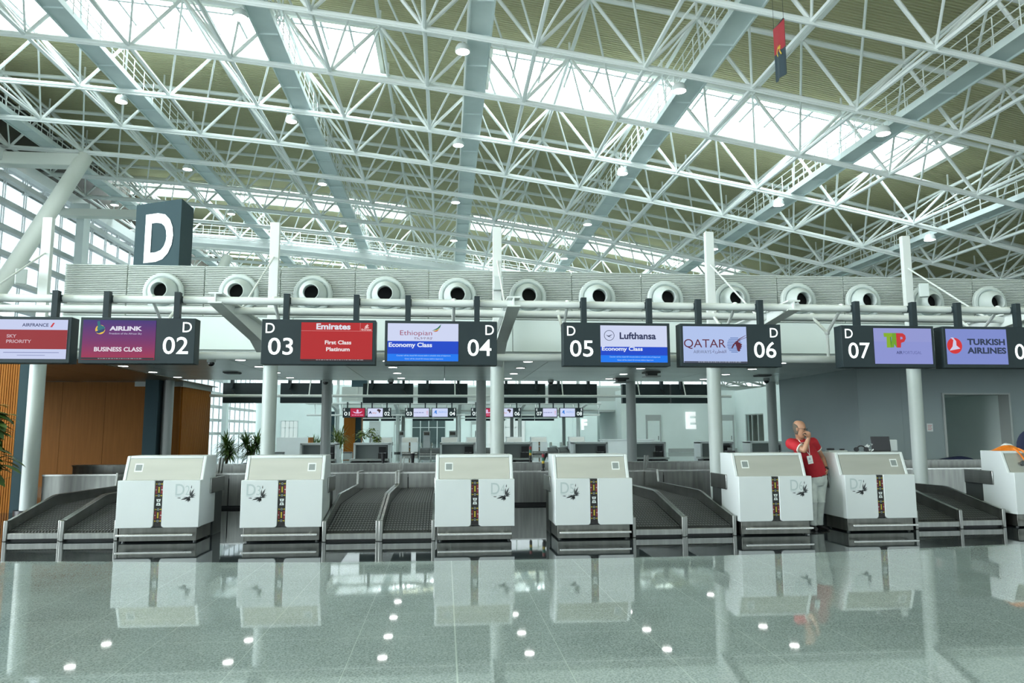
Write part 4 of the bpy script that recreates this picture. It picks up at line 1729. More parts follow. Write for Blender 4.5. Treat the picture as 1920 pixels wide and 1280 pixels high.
# long pale side wall on the right with glazed openings
XS = 22.4
m = MB()
segs = [(30, 40.9, 0, 4.7), (40.9, 44.6, 2.65, 4.7), (44.6, 51.0, 0, 4.7), (51.0, 54.2, 2.85, 4.7), (54.2, 56.0, 0, 4.7)]
for (a, b, z0, z1) in segs:
    m.box(XS, XS + 0.3, a, b, z0, z1)
struct(m.build('wall_side', WALLP))
m = MB()
m.box(XS + 0.31, XS + 6, 40, 40.1, 0, 3.2)
m.box(XS + 0.31, XS + 6, 55, 55.1, 0, 3.2)
m.box(XS + 6, XS + 6.1, 40, 55, 0, 3.2)
m.box(XS + 0.31, XS + 6, 40, 55, 3.2, 3.3)
struct(m.build('wall_room', mat('dim_room_paint', (0.42, 0.44, 0.38), 0.6)))
for i, (a, b, h) in enumerate(((40.9, 44.6, 2.65), (51.0, 54.2, 2.85))):
    m = MB()
    n = 3
    for q in range(n + 1):
        yy = a + (b - a) * q / n
        m.box(XS + 0.05, XS + 0.14, yy - 0.05, yy + 0.05, 0, h)
    m.box(XS + 0.05, XS + 0.14, a, b, h - 0.08, h)
    f = struct(m.build('window_%d' % (31 + i), GREYC))
    g = MB()
    g.add([(XS + 0.1, a, 0), (XS + 0.1, b, 0), (XS + 0.1, b, h), (XS + 0.1, a, h)], [(0, 1, 2, 3)])
    struct(g.build('pane', CLEAR, f, recalc=False))
t = thing('direction_sign', 'dark hanging direction sign with white lettering on the right side wall', 'sign', (XS - 0.045, 43.5, 2.72))
m = MB()
m.box(-0.04, 0.04, -0.62, 0.62, 0, 1.1)
sb = m.build('sign_panel', SLATE, t)
m = MB()
for (a, b, z0, z1) in ((-0.55, 0.5, 0.90, 1.0), (-0.55, 0.2, 0.76, 0.84), (0.38, 0.52, 0.42, 0.56), (0.15, 0.32, 0.38, 0.62), (-0.5, 0.05, 0.42, 0.50), (-0.5, 0.05, 0.54, 0.60)):
    m.add([(-0.045, a, z0), (-0.045, b, z0), (-0.045, b, z1), (-0.045, a, z1)], [(0, 1, 2, 3)])
m.build('lettering', LETTER, t, recalc=False)
t = thing('exit_sign', 'small green lit exit sign high on the right side wall', 'sign', (XS - 0.035, 43.2, 4.15))
m = MB()
m.box(-0.03, 0.03, -0.3, 0.3, 0, 0.28)
m.build('sign_panel', emis('exit_green', (120, 215, 185)), t)
m = MB()
m.box(-0.02, 0.03, -0.05, 0.05, 0.28, 0.36)
m.build('bracket', GREYC, t)

t = thing('service_counter', 'long white service counter in the distance left of the letter E wall', 'counter', (10.9, 44.0, 0))
m = MB()
m.box(-1.55, 1.6, 0, 0.7, 0.12, 1.08)
m.build('counter_body', WHITE, t, bevel=0.01)
m = MB()
m.box(-1.6, 1.65, -0.05, 0.8, 1.08, 1.13)
m.build('counter_top', WHITE, t)
m = MB()
m.box(-1.5, 1.55, 0.05, 0.7, 0, 0.12)
m.build('plinth', GREYC, t)

# far end: openings and doors in the back wall, reception desk, stools
for i, (x, w, h, mm) in enumerate(((-21.1, 2.2, 3.2, 'a'), (-2.2, 4.6, 3.6, 'b'), (8.5, 5.4, 3.4, 'c'))):
    t = bpy.data.objects.new('window_%d' % (41 + i), None)
    C.objects.link(t)
    t.location = (x, 104.4, 0)
    struct(t)
    m = MB()
    n = 4
    for q in range(n + 1):
        m.box(-w / 2 + w * q / n - 0.05, -w / 2 + w * q / n + 0.05, -0.05, 0.06, 0, h)
    m.box(-w / 2, w / 2, -0.05, 0.06, h - 0.1, h)
    m.box(-w / 2, w / 2, -0.05, 0.06, 2.2, 2.28)
    struct(m.build('window_frame', GREYW, t))
    m = MB()
    m.box(-w / 2, w / 2, 0.0, 0.02, 0, h)
    struct(m.build('pane', emis('far_daylight_window', (205, 225, 222), 1.0) if mm != 'b' else mat('far_dark_window', (0.06, 0.09, 0.09), 0.2), t))
for i, x in enumerate((-9.6, -6.2, 4.4)):
    doorway(4 + i, x, 104.4, 1.3, 3.0, GREYC, WALLP if i else GREYC, '')
t = thing('reception_desk', 'white boxy reception desk with brown end panel in the distance on the left', 'desk', (-9.2, 47.0, 0))
m = MB()
m.box(-1.05, 0.85, 0, 1.1, 0.12, 1.28)
m.build('desk_body', WHITE, t, bevel=0.01)
m = MB()
m.box(0.85, 0.95, 0, 1.3, 0.0, 1.28)
m.build('end_panel', WOODO, t)
m = MB()
m.box(-0.95, 0.8, 0.1, 1.0, 0, 0.12)
m.build('plinth', GREYC, t)
st_ = None
for k, (x, y) in enumerate(((-10.3, 44.5), (-9.5, 44.5), (-5.55, 44.0))):
    lab = 'small dark grey cube stool on the far floor, %s from the left' % ORD[k]
    if st_ is None:
        st_ = thing('stool', lab, 'stool', (x, y, 0), 'cube stools')
        m = MB()
        m.box(-0.24, 0.24, -0.24, 0.24, 0.03, 0.40)
        m.build('stool_body', MIDG, st_, bevel=0.02)
        m = MB()
        m.box(-0.25, 0.25, -0.25, 0.25, 0.40, 0.47)
        m.build('cushion', DARKG, st_, bevel=0.02)
    else:
        dup(st_, (x, y, 0), lab)

# brown timber wing of row E in the distance
m = MB()
m.box(-9.2, -8.7, 57.2, 57.6, 0, 3.15)
m.box(-8.0, -7.1, 60.5, 66, 0, 3.05)
struct(m.build('wall_timber_e', WOODO))
m = MB()
m.box(-8.55, -8.3, 57.2, 57.6, 0, 3.15)
m.box(-7.1, -6.7, 60.6, 61.2, 0, 3.1)
struct(m.build('trim_4', SLATEB))

# self-service kiosks far behind
kk = None
for k, (x, y) in enumerate(((-3.6, 62), (-1.45, 61), (0.65, 62), (2.75, 61))):
    lab = 'white upright self-service kiosk far behind row E, %s from the left' % ORD[k]
    if kk is None:
        kk = thing('service_kiosk', lab, 'kiosk', (x, y, 0), 'self-service kiosks')
        m = MB()
        m.prism([(0, 0), (0, 1.0), (0.1, 1.7), (0.3, 1.7), (0.45, 0)], -0.28, 0.28, 'x')
        m.build('kiosk_body', WHITE, kk, bevel=0.02)
        m = MB()
        m.add([(-0.22, -0.005 + 0.02, 1.1), (0.22, 0.015, 1.1), (0.22, 0.085, 1.6), (-0.22, 0.085, 1.6)], [(0, 1, 2, 3)])
        m.build('kiosk_screen', BLACKG, kk, recalc=False)
    else:
        dup(kk, (x, y, 0), lab)

# ------------------------------------------------------------------ plants
LEAFD = mat('leaf_dark_green', (0.08, 0.18, 0.04), 0.45)
noise_col(LEAFD, (0.06, 0.15, 0.03), (0.15, 0.25, 0.06), 4)
LEAFY = mat('leaf_yellow_green', (0.12, 0.18, 0.03), 0.5)
noise_col(LEAFY, (0.07, 0.13, 0.02), (0.2, 0.24, 0.05), 4)
BARK = mat('plant_bark', (0.12, 0.085, 0.05), 0.8)
POTD = mat('dark_pot', (0.025, 0.02, 0.02), 0.5)
random.seed(5)


def blade(m, base, d, length, width, droop):
    base, d = Vector(base), Vector(d).normalized()
    side = d.cross(Vector((0, 0, 1)))
    if side.length < 0.05:
        side = Vector((1, 0, 0))
    side.normalize()
    n = 5
    vs = []
    p = base.copy()
    dd = d.copy()
    for i in range(n + 1):
        u = i / n
        w = width * (math.sin(PI * min(1, u * 0.9 + 0.12)) ** 0.7) * (1 if i < n else 0.05)
        vs += [p - side * w, p + side * w]
        p = p + dd * length / n
        dd = (dd + Vector((0, 0, -droop / n))).normalized()
    m.add(vs, [(2 * i, 2 * i + 1, 2 * i + 3, 2 * i + 2) for i in range(n)])


def spiky_plant(label, x, y, h, heads, r, pot, group, n=46, leaf=None, pot_h=0.45):
    t = thing('potted_dracaena', label, 'plant', (x, y, 0), group)
    m = MB()
    m.lathe([(0.0, 0.0), (0.16, 0.0), (0.23, pot_h), (0.25, pot_h), (0.25, pot_h + 0.03), (0.20, pot_h + 0.03), (0.18, pot_h - 0.04), (0, pot_h - 0.04)], (0, 0, 0), n=20)
    m.build('pot', pot, t)
    s = MB()
    f = MB()
    for (hx, hy, hz) in heads:
        s.path([(0, 0, pot_h - 0.05), (hx * 0.5, hy * 0.5, hz * 0.6), (hx, hy, hz)], 0.025)
        for i in range(n):
            a = random.uniform(0, 2 * PI)
            el = random.uniform(-0.25, 1.35)
            d = (math.cos(a) * math.cos(el), math.sin(a) * math.cos(el), math.sin(el))
            blade(f, (hx, hy, hz - random.uniform(0, 0.3)), d, r * random.uniform(0.75, 1.1), 0.024, random.uniform(0.6, 1.5))
    s.build('stem', BARK, t)
    o = f.build('foliage', leaf or LEAFD, t, recalc=False)


spiky_plant('dark green spiky dracaena behind the conveyors, nearest the timber wall', -7.75, 27.6, 1.8, [(0, 0, 1.2), (0.08, 0.1, 0.95)], 0.62, POTD, 'dracaenas', 120, pot_h=0.42)
spiky_plant('taller two-headed spiky dracaena left of the pale column', -6.75, 27.0, 2.0, [(-0.17, 0, 1.3), (0.2, 0.05, 1.32), (0.02, 0, 0.95)], 0.58, POTD, 'dracaenas', 100, pot_h=0.5)
spiky_plant('tall feathery palm in a pale pot in the distance left', -6.9, 50.0, 2.2, [(0, 0, 1.1), (0.15, 0.1, 1.45), (-0.2, 0, 1.3), (0.1, 0, 0.8)], 0.95, PAPER, 'distant potted plants', 50, LEAFY)
spiky_plant('low green palm in the distance beside the grey soffit column', -8.8, 51.5, 1.6, [(0, 0, 0.9), (0.3, 0, 0.8)], 0.85, POTD, 'distant potted plants', 50)


def bushy(label, x, y, blobs, leaf_len, n, pot, mm, group=None):
    t = thing('potted_shrub', label, 'plant', (x, y, 0), group)
    m = MB()
    m.lathe([(0, 0), (0.2, 0), (0.27, 0.45), (0.24, 0.45), (0.22, 0.4), (0, 0.4)], (0, 0, 0), n=20)
    m.build('pot', pot, t)
    s, f = MB(), MB()
    for (bx, by, bz, br) in blobs:
        s.path([(0, 0, 0.4), (bx * 0.6, by * 0.6, (0.4 + bz) / 2), (bx, by, bz)], 0.02)
        for i in range(n):
            a, el = random.uniform(0, 2 * PI), random.uniform(-0.7, 1.4)
            rr = br * random.uniform(0.3, 1.0)
            b = (bx + rr * math.cos(a) * math.cos(el), by + rr * math.sin(a) * math.cos(el), bz + rr * math.sin(el))
            d = (math.cos(a + random.uniform(-0.6, 0.6)), math.sin(a), random.uniform(-0.5, 0.6))
            blade(f, b, d, leaf_len * random.uniform(0.7, 1.2), leaf_len * 0.26, 0.8)
    s.build('stem', BARK, t)
    f.build('foliage', mm, t, recalc=False)


bushy('bushy yellow-green shrub in the distance right of the palm', -5.0, 50.0, [(-0.45, 0, 1.35, 0.45), (0.2, 0, 1.45, 0.45), (0.55, 0, 1.05, 0.35)], 0.24, 110, POTD, LEAFY)
bushy('broad-leaved green plant at the left edge in front of the slatted wall', -8.5, 14.35, [(0.1, 0, 1.75, 0.4), (0.1, 0, 1.2, 0.5), (-0.3, 0, 1.5, 0.5), (0.15, -0.1, 0.85, 0.4)], 0.34, 130, POTD, LEAFD)

# ------------------------------------------------------------------ small things on the counters and belts
t = thing('laptop', 'open black laptop seen from behind on top of counter D7', 'laptop', (7.22, 11.86, 1.235))
m = MB()
m.box(-0.17, 0.17, 0.02, 0.25, 0.0, 0.02)
m.build('laptop_base', BLACK, t)
m = MB()
m.prism([(0.0, 0.02), (0.012, 0.02), (0.045, 0.245), (0.033, 0.25)], -0.165, 0.165, 'x')
m.build('laptop_lid', BLACKG, t, bevel=0.004)
t = tag(MB().box(7.42, 7.56, 11.95, 12.1, 1.235, 1.43).build('white_box', WHITE, bevel=0.015), 'upright white box beside the laptop on counter D7', 'box')
t = thing('headset', 'black headset lying on counter D7 left of the laptop', 'headset', (6.84, 11.82, 1.235))
m = MB()
pts = [(0.085 * math.cos(a), 0.0, 0.012 + 0.085 * math.sin(a)) for a in [PI * i / 12 for i in range(13)]]
m.path(pts, 0.011)
m.build('headband', BLACK, t)
for s in (-1, 1):
    m = MB()
    m.lathe([(0, -0.02), (0.035, -0.02), (0.04, 0.0), (0.035, 0.02), (0, 0.02)], (s * 0.085, 0, 0.04), 'y', 0, 14)
    m.build('ear_cup', BLACK, t)
t = thing('plastic_wrap', 'crumpled clear plastic wrap between the headset and the laptop', 'wrapping', (7.0, 11.86, 1.235))
m = MB()
random.seed(3)
for i in range(14):
    a = Vector((random.uniform(-0.06, 0.06), random.uniform(-0.04, 0.04), random.uniform(0.0, 0.11)))
    b = a + Vector((random.uniform(-0.05, 0.05), random.uniform(-0.03, 0.03), random.uniform(-0.02, 0.05)))
    c = a + Vector((random.uniform(-0.05, 0.05), random.uniform(-0.03, 0.03), random.uniform(0.0, 0.05)))
    m.add([a, b, c], [(0, 1, 2)])
m.build('wrap_sheet', PAPER, t, recalc=False)
t = thing('barcode_scanner', 'low grey tray with two black pieces on counter D7 beside the man', 'tray', (6.45, 11.9, 1.235))
m = MB()
m.box(-0.15, 0.17, -0.05, 0.08, 0, 0.025)
m.build('tray_base', GREYC, t, bevel=0.005)
m = MB()
m.box(-0.14, -0.04, -0.02, 0.05, 0.025, 0.06)
m.box(0.08, 0.14, -0.02, 0.05, 0.025, 0.05)
m.build('black_clip', BLACK, t, bevel=0.006)
t = thing('card_reader', 'small black card reader on the left end of counter D6', 'card reader', (4.62, 11.85, 1.235))
m = MB()
m.box(-0.07, 0.07, -0.05, 0.05, 0, 0.03)
m.build('reader_base', BLACK, t, bevel=0.006)
m = MB()
m.box(-0.035, 0.035, -0.01, 0.02, 0.03, 0.08)
m.build('reader_head', DARKG, t, bevel=0.006)

# orange vest with white cloth on D8
ORANGE = mat('hi_vis_orange', (0.85, 0.22, 0.015), 0.6)
noise_col(ORANGE, (0.75, 0.18, 0.01), (0.95, 0.28, 0.03), 9)
t = thing('safety_vest', 'crumpled orange safety vest hanging over the top of the rightmost counter', 'vest', (9.56, 11.98, 1.235))
random.seed(11)


def cloth_heap(x0, x1, y0, y1, h, seed, nx=26, ny=12, point=None):
    random.seed(seed)
    ph = [(random.uniform(8, 30), random.uniform(8, 30), random.uniform(0, 6)) for _ in range(4)]
    m = MB()
    vs = []
    for j in range(ny + 1):
        for i in range(nx + 1):
            u, v = i / nx, j / ny
            x = x0 + (x1 - x0) * u
            y = y0 + (y1 - y0) * v
            env = (math.sin(PI * u) ** 0.6) * (math.sin(PI * v) ** 0.6) * (0.35 + 0.65 * u)
            z = sum(math.sin(a * x + b * y + c) for a, b, c in ph) * 0.06 + 0.75
            vs.append((x, y, max(0.002, h * env * z)))
    fs = [(j * (nx + 1) + i, j * (nx + 1) + i + 1, (j + 1) * (nx + 1) + i + 1, (j + 1) * (nx + 1) + i) for j in range(ny) for i in range(nx)]
    m.add(vs, fs)
    return m


cloth_heap(-0.24, 0.20, -0.08, 0.14, 0.17, 4).build('vest_body', ORANGE, t, recalc=False)
m = MB()
m.path([(0.04, -0.05, 0.04), (0.06, -0.10, 0.012), (0.09, -0.155, -0.07), (0.12, -0.19, -0.15), (0.16, -0.20, -0.18), (0.19, -0.185, -0.13), (0.18, -0.145, -0.04), (0.16, -0.10, 0.012), (0.13, -0.05, 0.04)], 0.014, 0, 8)
m.build('hanging_strap', ORANGE, t)
m = MB()
m.lathe([(0, -0.012), (0.04, -0.012), (0.045, 0.0), (0.04, 0.012), (0, 0.012)], (0.075, -0.205, -0.2), 'y', 0, 16)
m.build('round_tag', DARKG, t)
cl = cloth_heap(-0.12, 0.14, 0.0, 0.18, 0.27, 9, 18, 10).build('white_cloth', PAPER, recalc=False)
cl.location = (9.68, 12.10, 1.235)
tag(cl, 'crumpled white cloth bundled behind the orange vest on the rightmost counter', 'cloth')
t = thing('desk_chair', 'navy office chair behind the rightmost counter at the edge', 'chair', (10.75, 12.9, 0))
NAVY = mat('navy_fabric', (0.018, 0.024, 0.07), 0.7)
m = MB()
m.ball((0, 0, 1.28), 0.30, 0, 18, 12, (1, 0.22, 1.05))
m.build('backrest', NAVY, t)
m = MB()
m.box(-0.24, 0.24, -0.46, 0.02, 0.68, 0.76)
m.build('seat', NAVY, t, bevel=0.03)
m = MB()
m.tube((0, -0.2, 0.06), (0, -0.2, 0.68), 0.03)
m.tube((0, 0.02, 0.7), (0, 0.03, 1.1), 0.02)
m.build('post', BLACK, t)
m = MB()
for i in range(5):
    a = i * 2 * PI / 5
    m.tube((0, -0.2, 0.08), (0.3 * math.cos(a), -0.2 + 0.3 * math.sin(a), 0.035), 0.02)
m.build('star_base', BLACK, t)
t = thing('folded_banner', 'dark blue folded cloth on the collector belt rail left of the rightmost counter', 'cloth', (12.75, 17.65, 0.87))
cloth_heap(-0.45, 0.35, -0.1, 0.2, 0.14, 7).build('cloth_sheet', NAVY, t, recalc=False)

# beacon towers and black cups on the collector rail
bt = None
for k, (x, y, lab) in enumerate(((2.02, 17.66, 'left one, farther'), (2.16, 16.42, 'right one, nearer'))):
    lab = 'red green and yellow beacon tower on the collector belt right of D4, ' + lab
    z = 0.87 if k == 0 else 0.73
    if bt is None:
        bt = thing('beacon_tower', lab, 'signal light', (x, y, z), 'beacon towers')
        m = MB()
        m.lathe([(0, 0), (0.045, 0), (0.04, 0.02), (0.015, 0.03), (0.015, 0.06), (0.032, 0.07), (0.032, 0.16), (0, 0.16)], (0, 0, 0), n=14)
        m.build('base', BLACK, bt)
        for nm, c, z0 in (('yellow_lens', (0.6, 0.42, 0.03), 0.16), ('green_lens', (0.02, 0.16, 0.10), 0.215), ('red_lens', (0.25, 0.02, 0.03), 0.29)):
            m = MB()
            m.lathe([(0, 0), (0.031, 0), (0.031, 0.055 if z0 < 0.2 else 0.075), (0, 0.055 if z0 < 0.2 else 0.075)], (0, 0, z0), n=14)
            m.build(nm, mat(nm, c, 0.3), bt)
    else:
        dup(bt, (x, y, z), lab)
cp = None
for k, (x, y, rz, lab) in enumerate(((-1.42, 17.66, 0, 'left of the middle guard plate'), (-0.74, 17.66, 0, 'with white tissue, right of the middle guard'), (2.32, 17.66, 0.3, 'tilted, beside the beacon towers'))):
    lab = 'tall black cup on the collector belt rail, ' + lab
    if cp is None:
        cp = thing('black_cup', lab, 'cup', (x, y, 0.87), 'black cups')
        m = MB()
        m.lathe([(0, 0), (0.032, 0), (0.052, 0.22), (0.046, 0.22), (0.03, 0.02), (0, 0.02)], (0, 0, 0), n=16)
        m.build('cup_body', BLACK, cp)
    else:
        c2 = dup(cp, (x, y, 0.87), lab)
        c2.rotation_euler = (0, rz, 0)
        if k == 1:
            m = MB()
            m.ball((0, 0, 0.225), 0.045, 0, 9, 6, (1, 1, 0.7))
            m.build('tissue', PAPER, c2)

# ------------------------------------------------------------------ the man in the red polo shirt
SKIN = mat('skin', (0.42, 0.215, 0.13), 0.5)
noise_col(SKIN, (0.38, 0.19, 0.115), (0.46, 0.24, 0.15), 12)
REDP = mat('red_polo_fabric', (0.42, 0.008, 0.018), 0.75)
noise_col(REDP, (0.38, 0.006, 0.015), (0.46, 0.010, 0.022), 9)
JEAN = mat('pale_grey_denim', (0.40, 0.43, 0.42), 0.8)
noise_col(JEAN, (0.54, 0.58, 0.56), (0.64, 0.68, 0.66), 11)
SHOE = mat('black_shoe_leather', (0.015, 0.012, 0.014), 0.4)
HAIRM = mat('short_grey_hair', (0.11, 0.09, 0.07), 0.8)
TRIM = mat('white_shirt_trim', (0.75, 0.72, 0.68), 0.7)


def ringloft(m, secs, n=16, cap=True):
    """secs: (centre, rx vector, ry vector)"""
    vs, fs = [], []
    for c, a, b in secs:
        c, a, b = Vector(c), Vector(a), Vector(b)
        for i in range(n):
            t = 2 * PI * i / n
            vs.append(c + a * math.cos(t) + b * math.sin(t))
    for k in range(len(secs) - 1):
        for i in range(n):
            j = (i + 1) % n
            fs.append((k * n + i, k * n + j, (k + 1) * n + j, (k + 1) * n + i))
    if cap:
        fs.append(tuple(range(n - 1, -1, -1)))
        fs.append(tuple(range((len(secs) - 1) * n, len(secs) * n)))
    m.add(vs, fs)


def limb(m, pts, radii, n=14):
    """smooth tapered limb through points with ball joints"""
    P_ = [Vector(p) for p in pts]
    for k in range(len(P_) - 1):
        m.tube(P_[k], P_[k + 1], radii[k], 0, n, radii[k + 1])
    for p, r in zip(P_, radii):
        m.ball(p, r * 0.995, 0, n, 8)


def remesh(o, vox, it=3):
    r = o.modifiers.new('skin_over', 'REMESH')
    r.mode = 'VOXEL'
    r.voxel_size = vox
    r.use_smooth_shade = True
    s = o.modifiers.new('soften', 'SMOOTH')
    s.iterations = it
    s.factor = 0.5


PX, PY = 5.98, 11.72
man = thing('person', 'man in red polo shirt and pale jeans leaning on counter D6, hand at mouth', 'person', (PX, PY, 0))


def W_(x, y, z):
    return Vector((x - PX, y - PY, z))


head = W_(5.735, 11.70, 1.605)
neck = W_(5.775, 11.76, 1.435)
rs, re, rw = W_(5.625, 11.78, 1.375), W_(5.735, 11.56, 1.272), W_(5.808, 11.55, 1.455)
ls, le, lw = W_(6.035, 11.86, 1.385), W_(6.225, 11.93, 1.14), W_(6.20, 11.77, 0.955)
# head looks to the viewer's right and a little down
fdir = Vector((0.70, -0.68, -0.12)).normalized()
sdir = fdir.cross(Vector((0, 0, 1))).normalized()
udir = sdir.cross(fdir).normalized()


def HP(f, s, u):
    return head + fdir * f + sdir * s + udir * u


body = MB()
# skull and face from stacked sections
secs = []
for (u, f, rf, rs_) in ((-0.135, 0.045, 0.030, 0.028), (-0.12, 0.040, 0.055, 0.045), (-0.09, 0.030, 0.075, 0.060), (-0.05, 0.015, 0.088, 0.070), (0.0, 0.005, 0.096, 0.076), (0.05, -0.003, 0.100, 0.079),
                        (0.09, -0.008, 0.092, 0.074), (0.12, -0.010, 0.072, 0.058), (0.138, -0.012, 0.040, 0.033)):
    secs.append((HP(f, 0, u), fdir * rf, sdir * rs_))
ringloft(body, secs, 20)
# nose, brow, chin, ears
body.add([HP(0.095, 0, 0.03), HP(0.092, -0.016, -0.03), HP(0.092, 0.016, -0.03), HP(0.125, 0, -0.028), HP(0.08, 0, -0.04)], [(0, 1, 3), (0, 3, 2), (1, 4, 3), (3, 4, 2), (0, 2, 4, 1)])
body.ball(HP(0.112, 0, -0.024), 0.013, 0, 8, 6)
body.ball(HP(0.086, 0.03, 0.036), 0.014, 0, 8, 6, (1, 1, 0.6))
body.ball(HP(0.086, -0.03, 0.036), 0.014, 0, 8, 6, (1, 1, 0.6))
body.ball(HP(0.075, 0, -0.105), 0.026, 0, 8, 6)
for s in (-1, 1):
    body.ball(HP(-0.005, s * 0.078, 0.0), 0.03, 0, 10, 8, (0.7, 0.7, 1.1))
limb(body, [head - Vector((0.0, -0.02, 0.05)), neck, W_(5.80, 11.79, 1.34)], [0.062, 0.066, 0.08])
# hidden torso core so that the body is one figure
limb(body, [W_(5.80, 11.79, 1.33), W_(5.92, 11.80, 1.08), W_(6.04, 11.80, 0.84)], [0.10, 0.12, 0.12])
limb(body, [W_(5.80, 11.79, 1.33), rs], [0.08, 0.06])
limb(body, [W_(5.80, 11.79, 1.33), ls], [0.08, 0.06])
limb(body, [rs, rs.lerp(re, 0.5), re], [0.058, 0.054, 0.045])
limb(body, [re, re.lerp(rw, 0.35), rw], [0.045, 0.046, 0.030])
limb(body, [ls, ls.lerp(le, 0.5), le], [0.058, 0.052, 0.042])
limb(body, [le, le.lerp(lw, 0.35), lw], [0.042, 0.042, 0.028])
# right hand at the mouth: palm and five fingers curled towards the face
hd = (HP(0.13, 0.02, -0.085) - rw)
palm_c = rw + Vector((0.0, -0.005, 0.05))
mouth = HP(0.115, 0.0, -0.065)
ringloft(body, [(rw, Vector((0.028, 0, 0)), Vector((0, 0.02, 0))), (rw + Vector((0.002, -0.008, 0.04)), Vector((0.04, 0.0, 0)), Vector((0, 0.02, 0))), (rw + Vector((-0.004, -0.012, 0.085)), Vector((0.038, 0, 0)), Vector((0, 0.019, 0)))], 12)
kn = [rw + Vector((0.028 - 0.02 * i, -0.016, 0.088 - 0.004 * abs(i - 1))) for i in range(4)]
for i, k_ in enumerate(kn):
    ln = (0.9, 1.0, 0.95, 0.78)[i]
    a = k_ + Vector((-0.022, 0.0, 0.024)) * ln
    b = a + Vector((-0.030, 0.006, 0.000)) * ln
    c = b + Vector((-0.020, 0.008, -0.014)) * ln
    limb(body, [k_, a, b, c], [0.0105, 0.0098, 0.009, 0.008], 8)
th0 = rw + Vector((-0.026, -0.018, 0.03))
limb(body, [th0, th0 + Vector((-0.026, -0.008, 0.022)), th0 + Vector((-0.052, -0.004, 0.038))], [0.0125, 0.011, 0.009], 8)
# left hand resting at the pocket
lp = lw + Vector((-0.03, -0.03, -0.055))
ringloft(body, [(lw, Vector((0.022, 0, 0.012)), Vector((0, 0.026, 0))), (lw.lerp(lp, 0.5), Vector((0.02, 0, 0)), Vector((0, 0.036, 0))), (lp, Vector((0.018, 0, 0.008)), Vector((0, 0.038, 0)))], 12)
for i in range(4):
    k_ = lp + Vector((0.0, -0.03 + 0.02 * i, -0.005))
    ln = (0.92, 1.0, 0.94, 0.75)[i]
    a = k_ + Vector((-0.026, -0.006, -0.026)) * ln
    b = a + Vector((-0.026, -0.002, -0.012)) * ln
    c = b + Vector((-0.018, 0.002, -0.002)) * ln
    limb(body, [k_, a, b, c], [0.0105, 0.0098, 0.009, 0.008], 8)
t0 = lw.lerp(lp, 0.45) + Vector((-0.012, -0.032, 0))
limb(body, [t0, t0 + Vector((-0.03, -0.018, -0.012)), t0 + Vector((-0.058, -0.016, -0.014))], [0.0125, 0.011, 0.009], 8)
bo = body.build('body', SKIN, man, recalc=False)
remesh(bo, 0.0058, 2)

# shirt
sh = MB()
tw = Vector((0.93, 0.20, 0.10)).normalized()   # shoulder line direction
dp = Vector((-0.2, 0.97, 0)).normalized()
secs = []
for (c, rx, ry) in ((W_(6.045, 11.80, 0.845), 0.178, 0.128), (W_(6.02, 11.795, 0.93), 0.185, 0.14), (W_(5.965, 11.785, 1.05), 0.188, 0.148), (W_(5.915, 11.785, 1.15), 0.19, 0.145), (W_(5.865, 11.79, 1.25), 0.195, 0.135),
                    (W_(5.835, 11.80, 1.33), 0.19, 0.115), (W_(5.82, 11.80, 1.39), 0.14, 0.095), (W_(5.79, 11.78, 1.43), 0.085, 0.082), (W_(5.775, 11.765, 1.45), 0.076, 0.076)):
    secs.append((c, tw * rx, dp * ry))
ringloft(sh, secs, 24)
rse = rs.lerp(re, 0.70)
lse = ls.lerp(le, 0.42)
limb(sh, [W_(5.80, 11.80, 1.35), rs, rs.lerp(re, 0.35)], [0.09, 0.092, 0.084])
sh.tube(rs.lerp(re, 0.30), rse, 0.084, 0, 16, 0.080)
limb(sh, [W_(5.86, 11.81, 1.35), ls, ls.lerp(le, 0.15)], [0.09, 0.09, 0.084])
sh.tube(ls.lerp(le, 0.10), lse, 0.084, 0, 16, 0.078)
so_ = sh.build('polo_shirt', REDP, man, recalc=False)
remesh(so_, 0.009, 4)
# white piping on cuffs and collar
for (p, q, r) in ((rs.lerp(re, 0.685), rs.lerp(re, 0.735), 0.081), (ls.lerp(le, 0.405), ls.lerp(le, 0.455), 0.080)):
    m = MB()
    m.tube(p, q, r, 0, 18, r * 0.985)
    m.build('sleeve_cuff', TRIM, man)
m = MB()
cen = W_(5.775, 11.765, 1.445)
rin = [cen + tw * 0.078 * math.cos(t) + dp * 0.078 * math.sin(t) + Vector((0, 0, 0.012 if math.sin(t) > -0.2 else -0.012)) for t in [2 * PI * i / 20 for i in range(21)]]
rout = [cen + tw * 0.108 * math.cos(t) + dp * 0.105 * math.sin(t) + Vector((0, 0, -0.032 if math.sin(t) > -0.2 else -0.05)) for t in [2 * PI * i / 20 for i in range(21)]]
m.add(rin[:20] + rout[:20], [(i, (i + 1) % 20, 20 + (i + 1) % 20, 20 + i) for i in range(20)])
co = m.build('collar', REDP, man, recalc=False)
s_ = co.modifiers.new('thick', 'SOLIDIFY'); s_.thickness = 0.008
m = MB()
m.path([p + Vector((0, -0.002, 0.0)) for p in rout], 0.005, 0, 6)
m.build('collar_piping', TRIM, man)

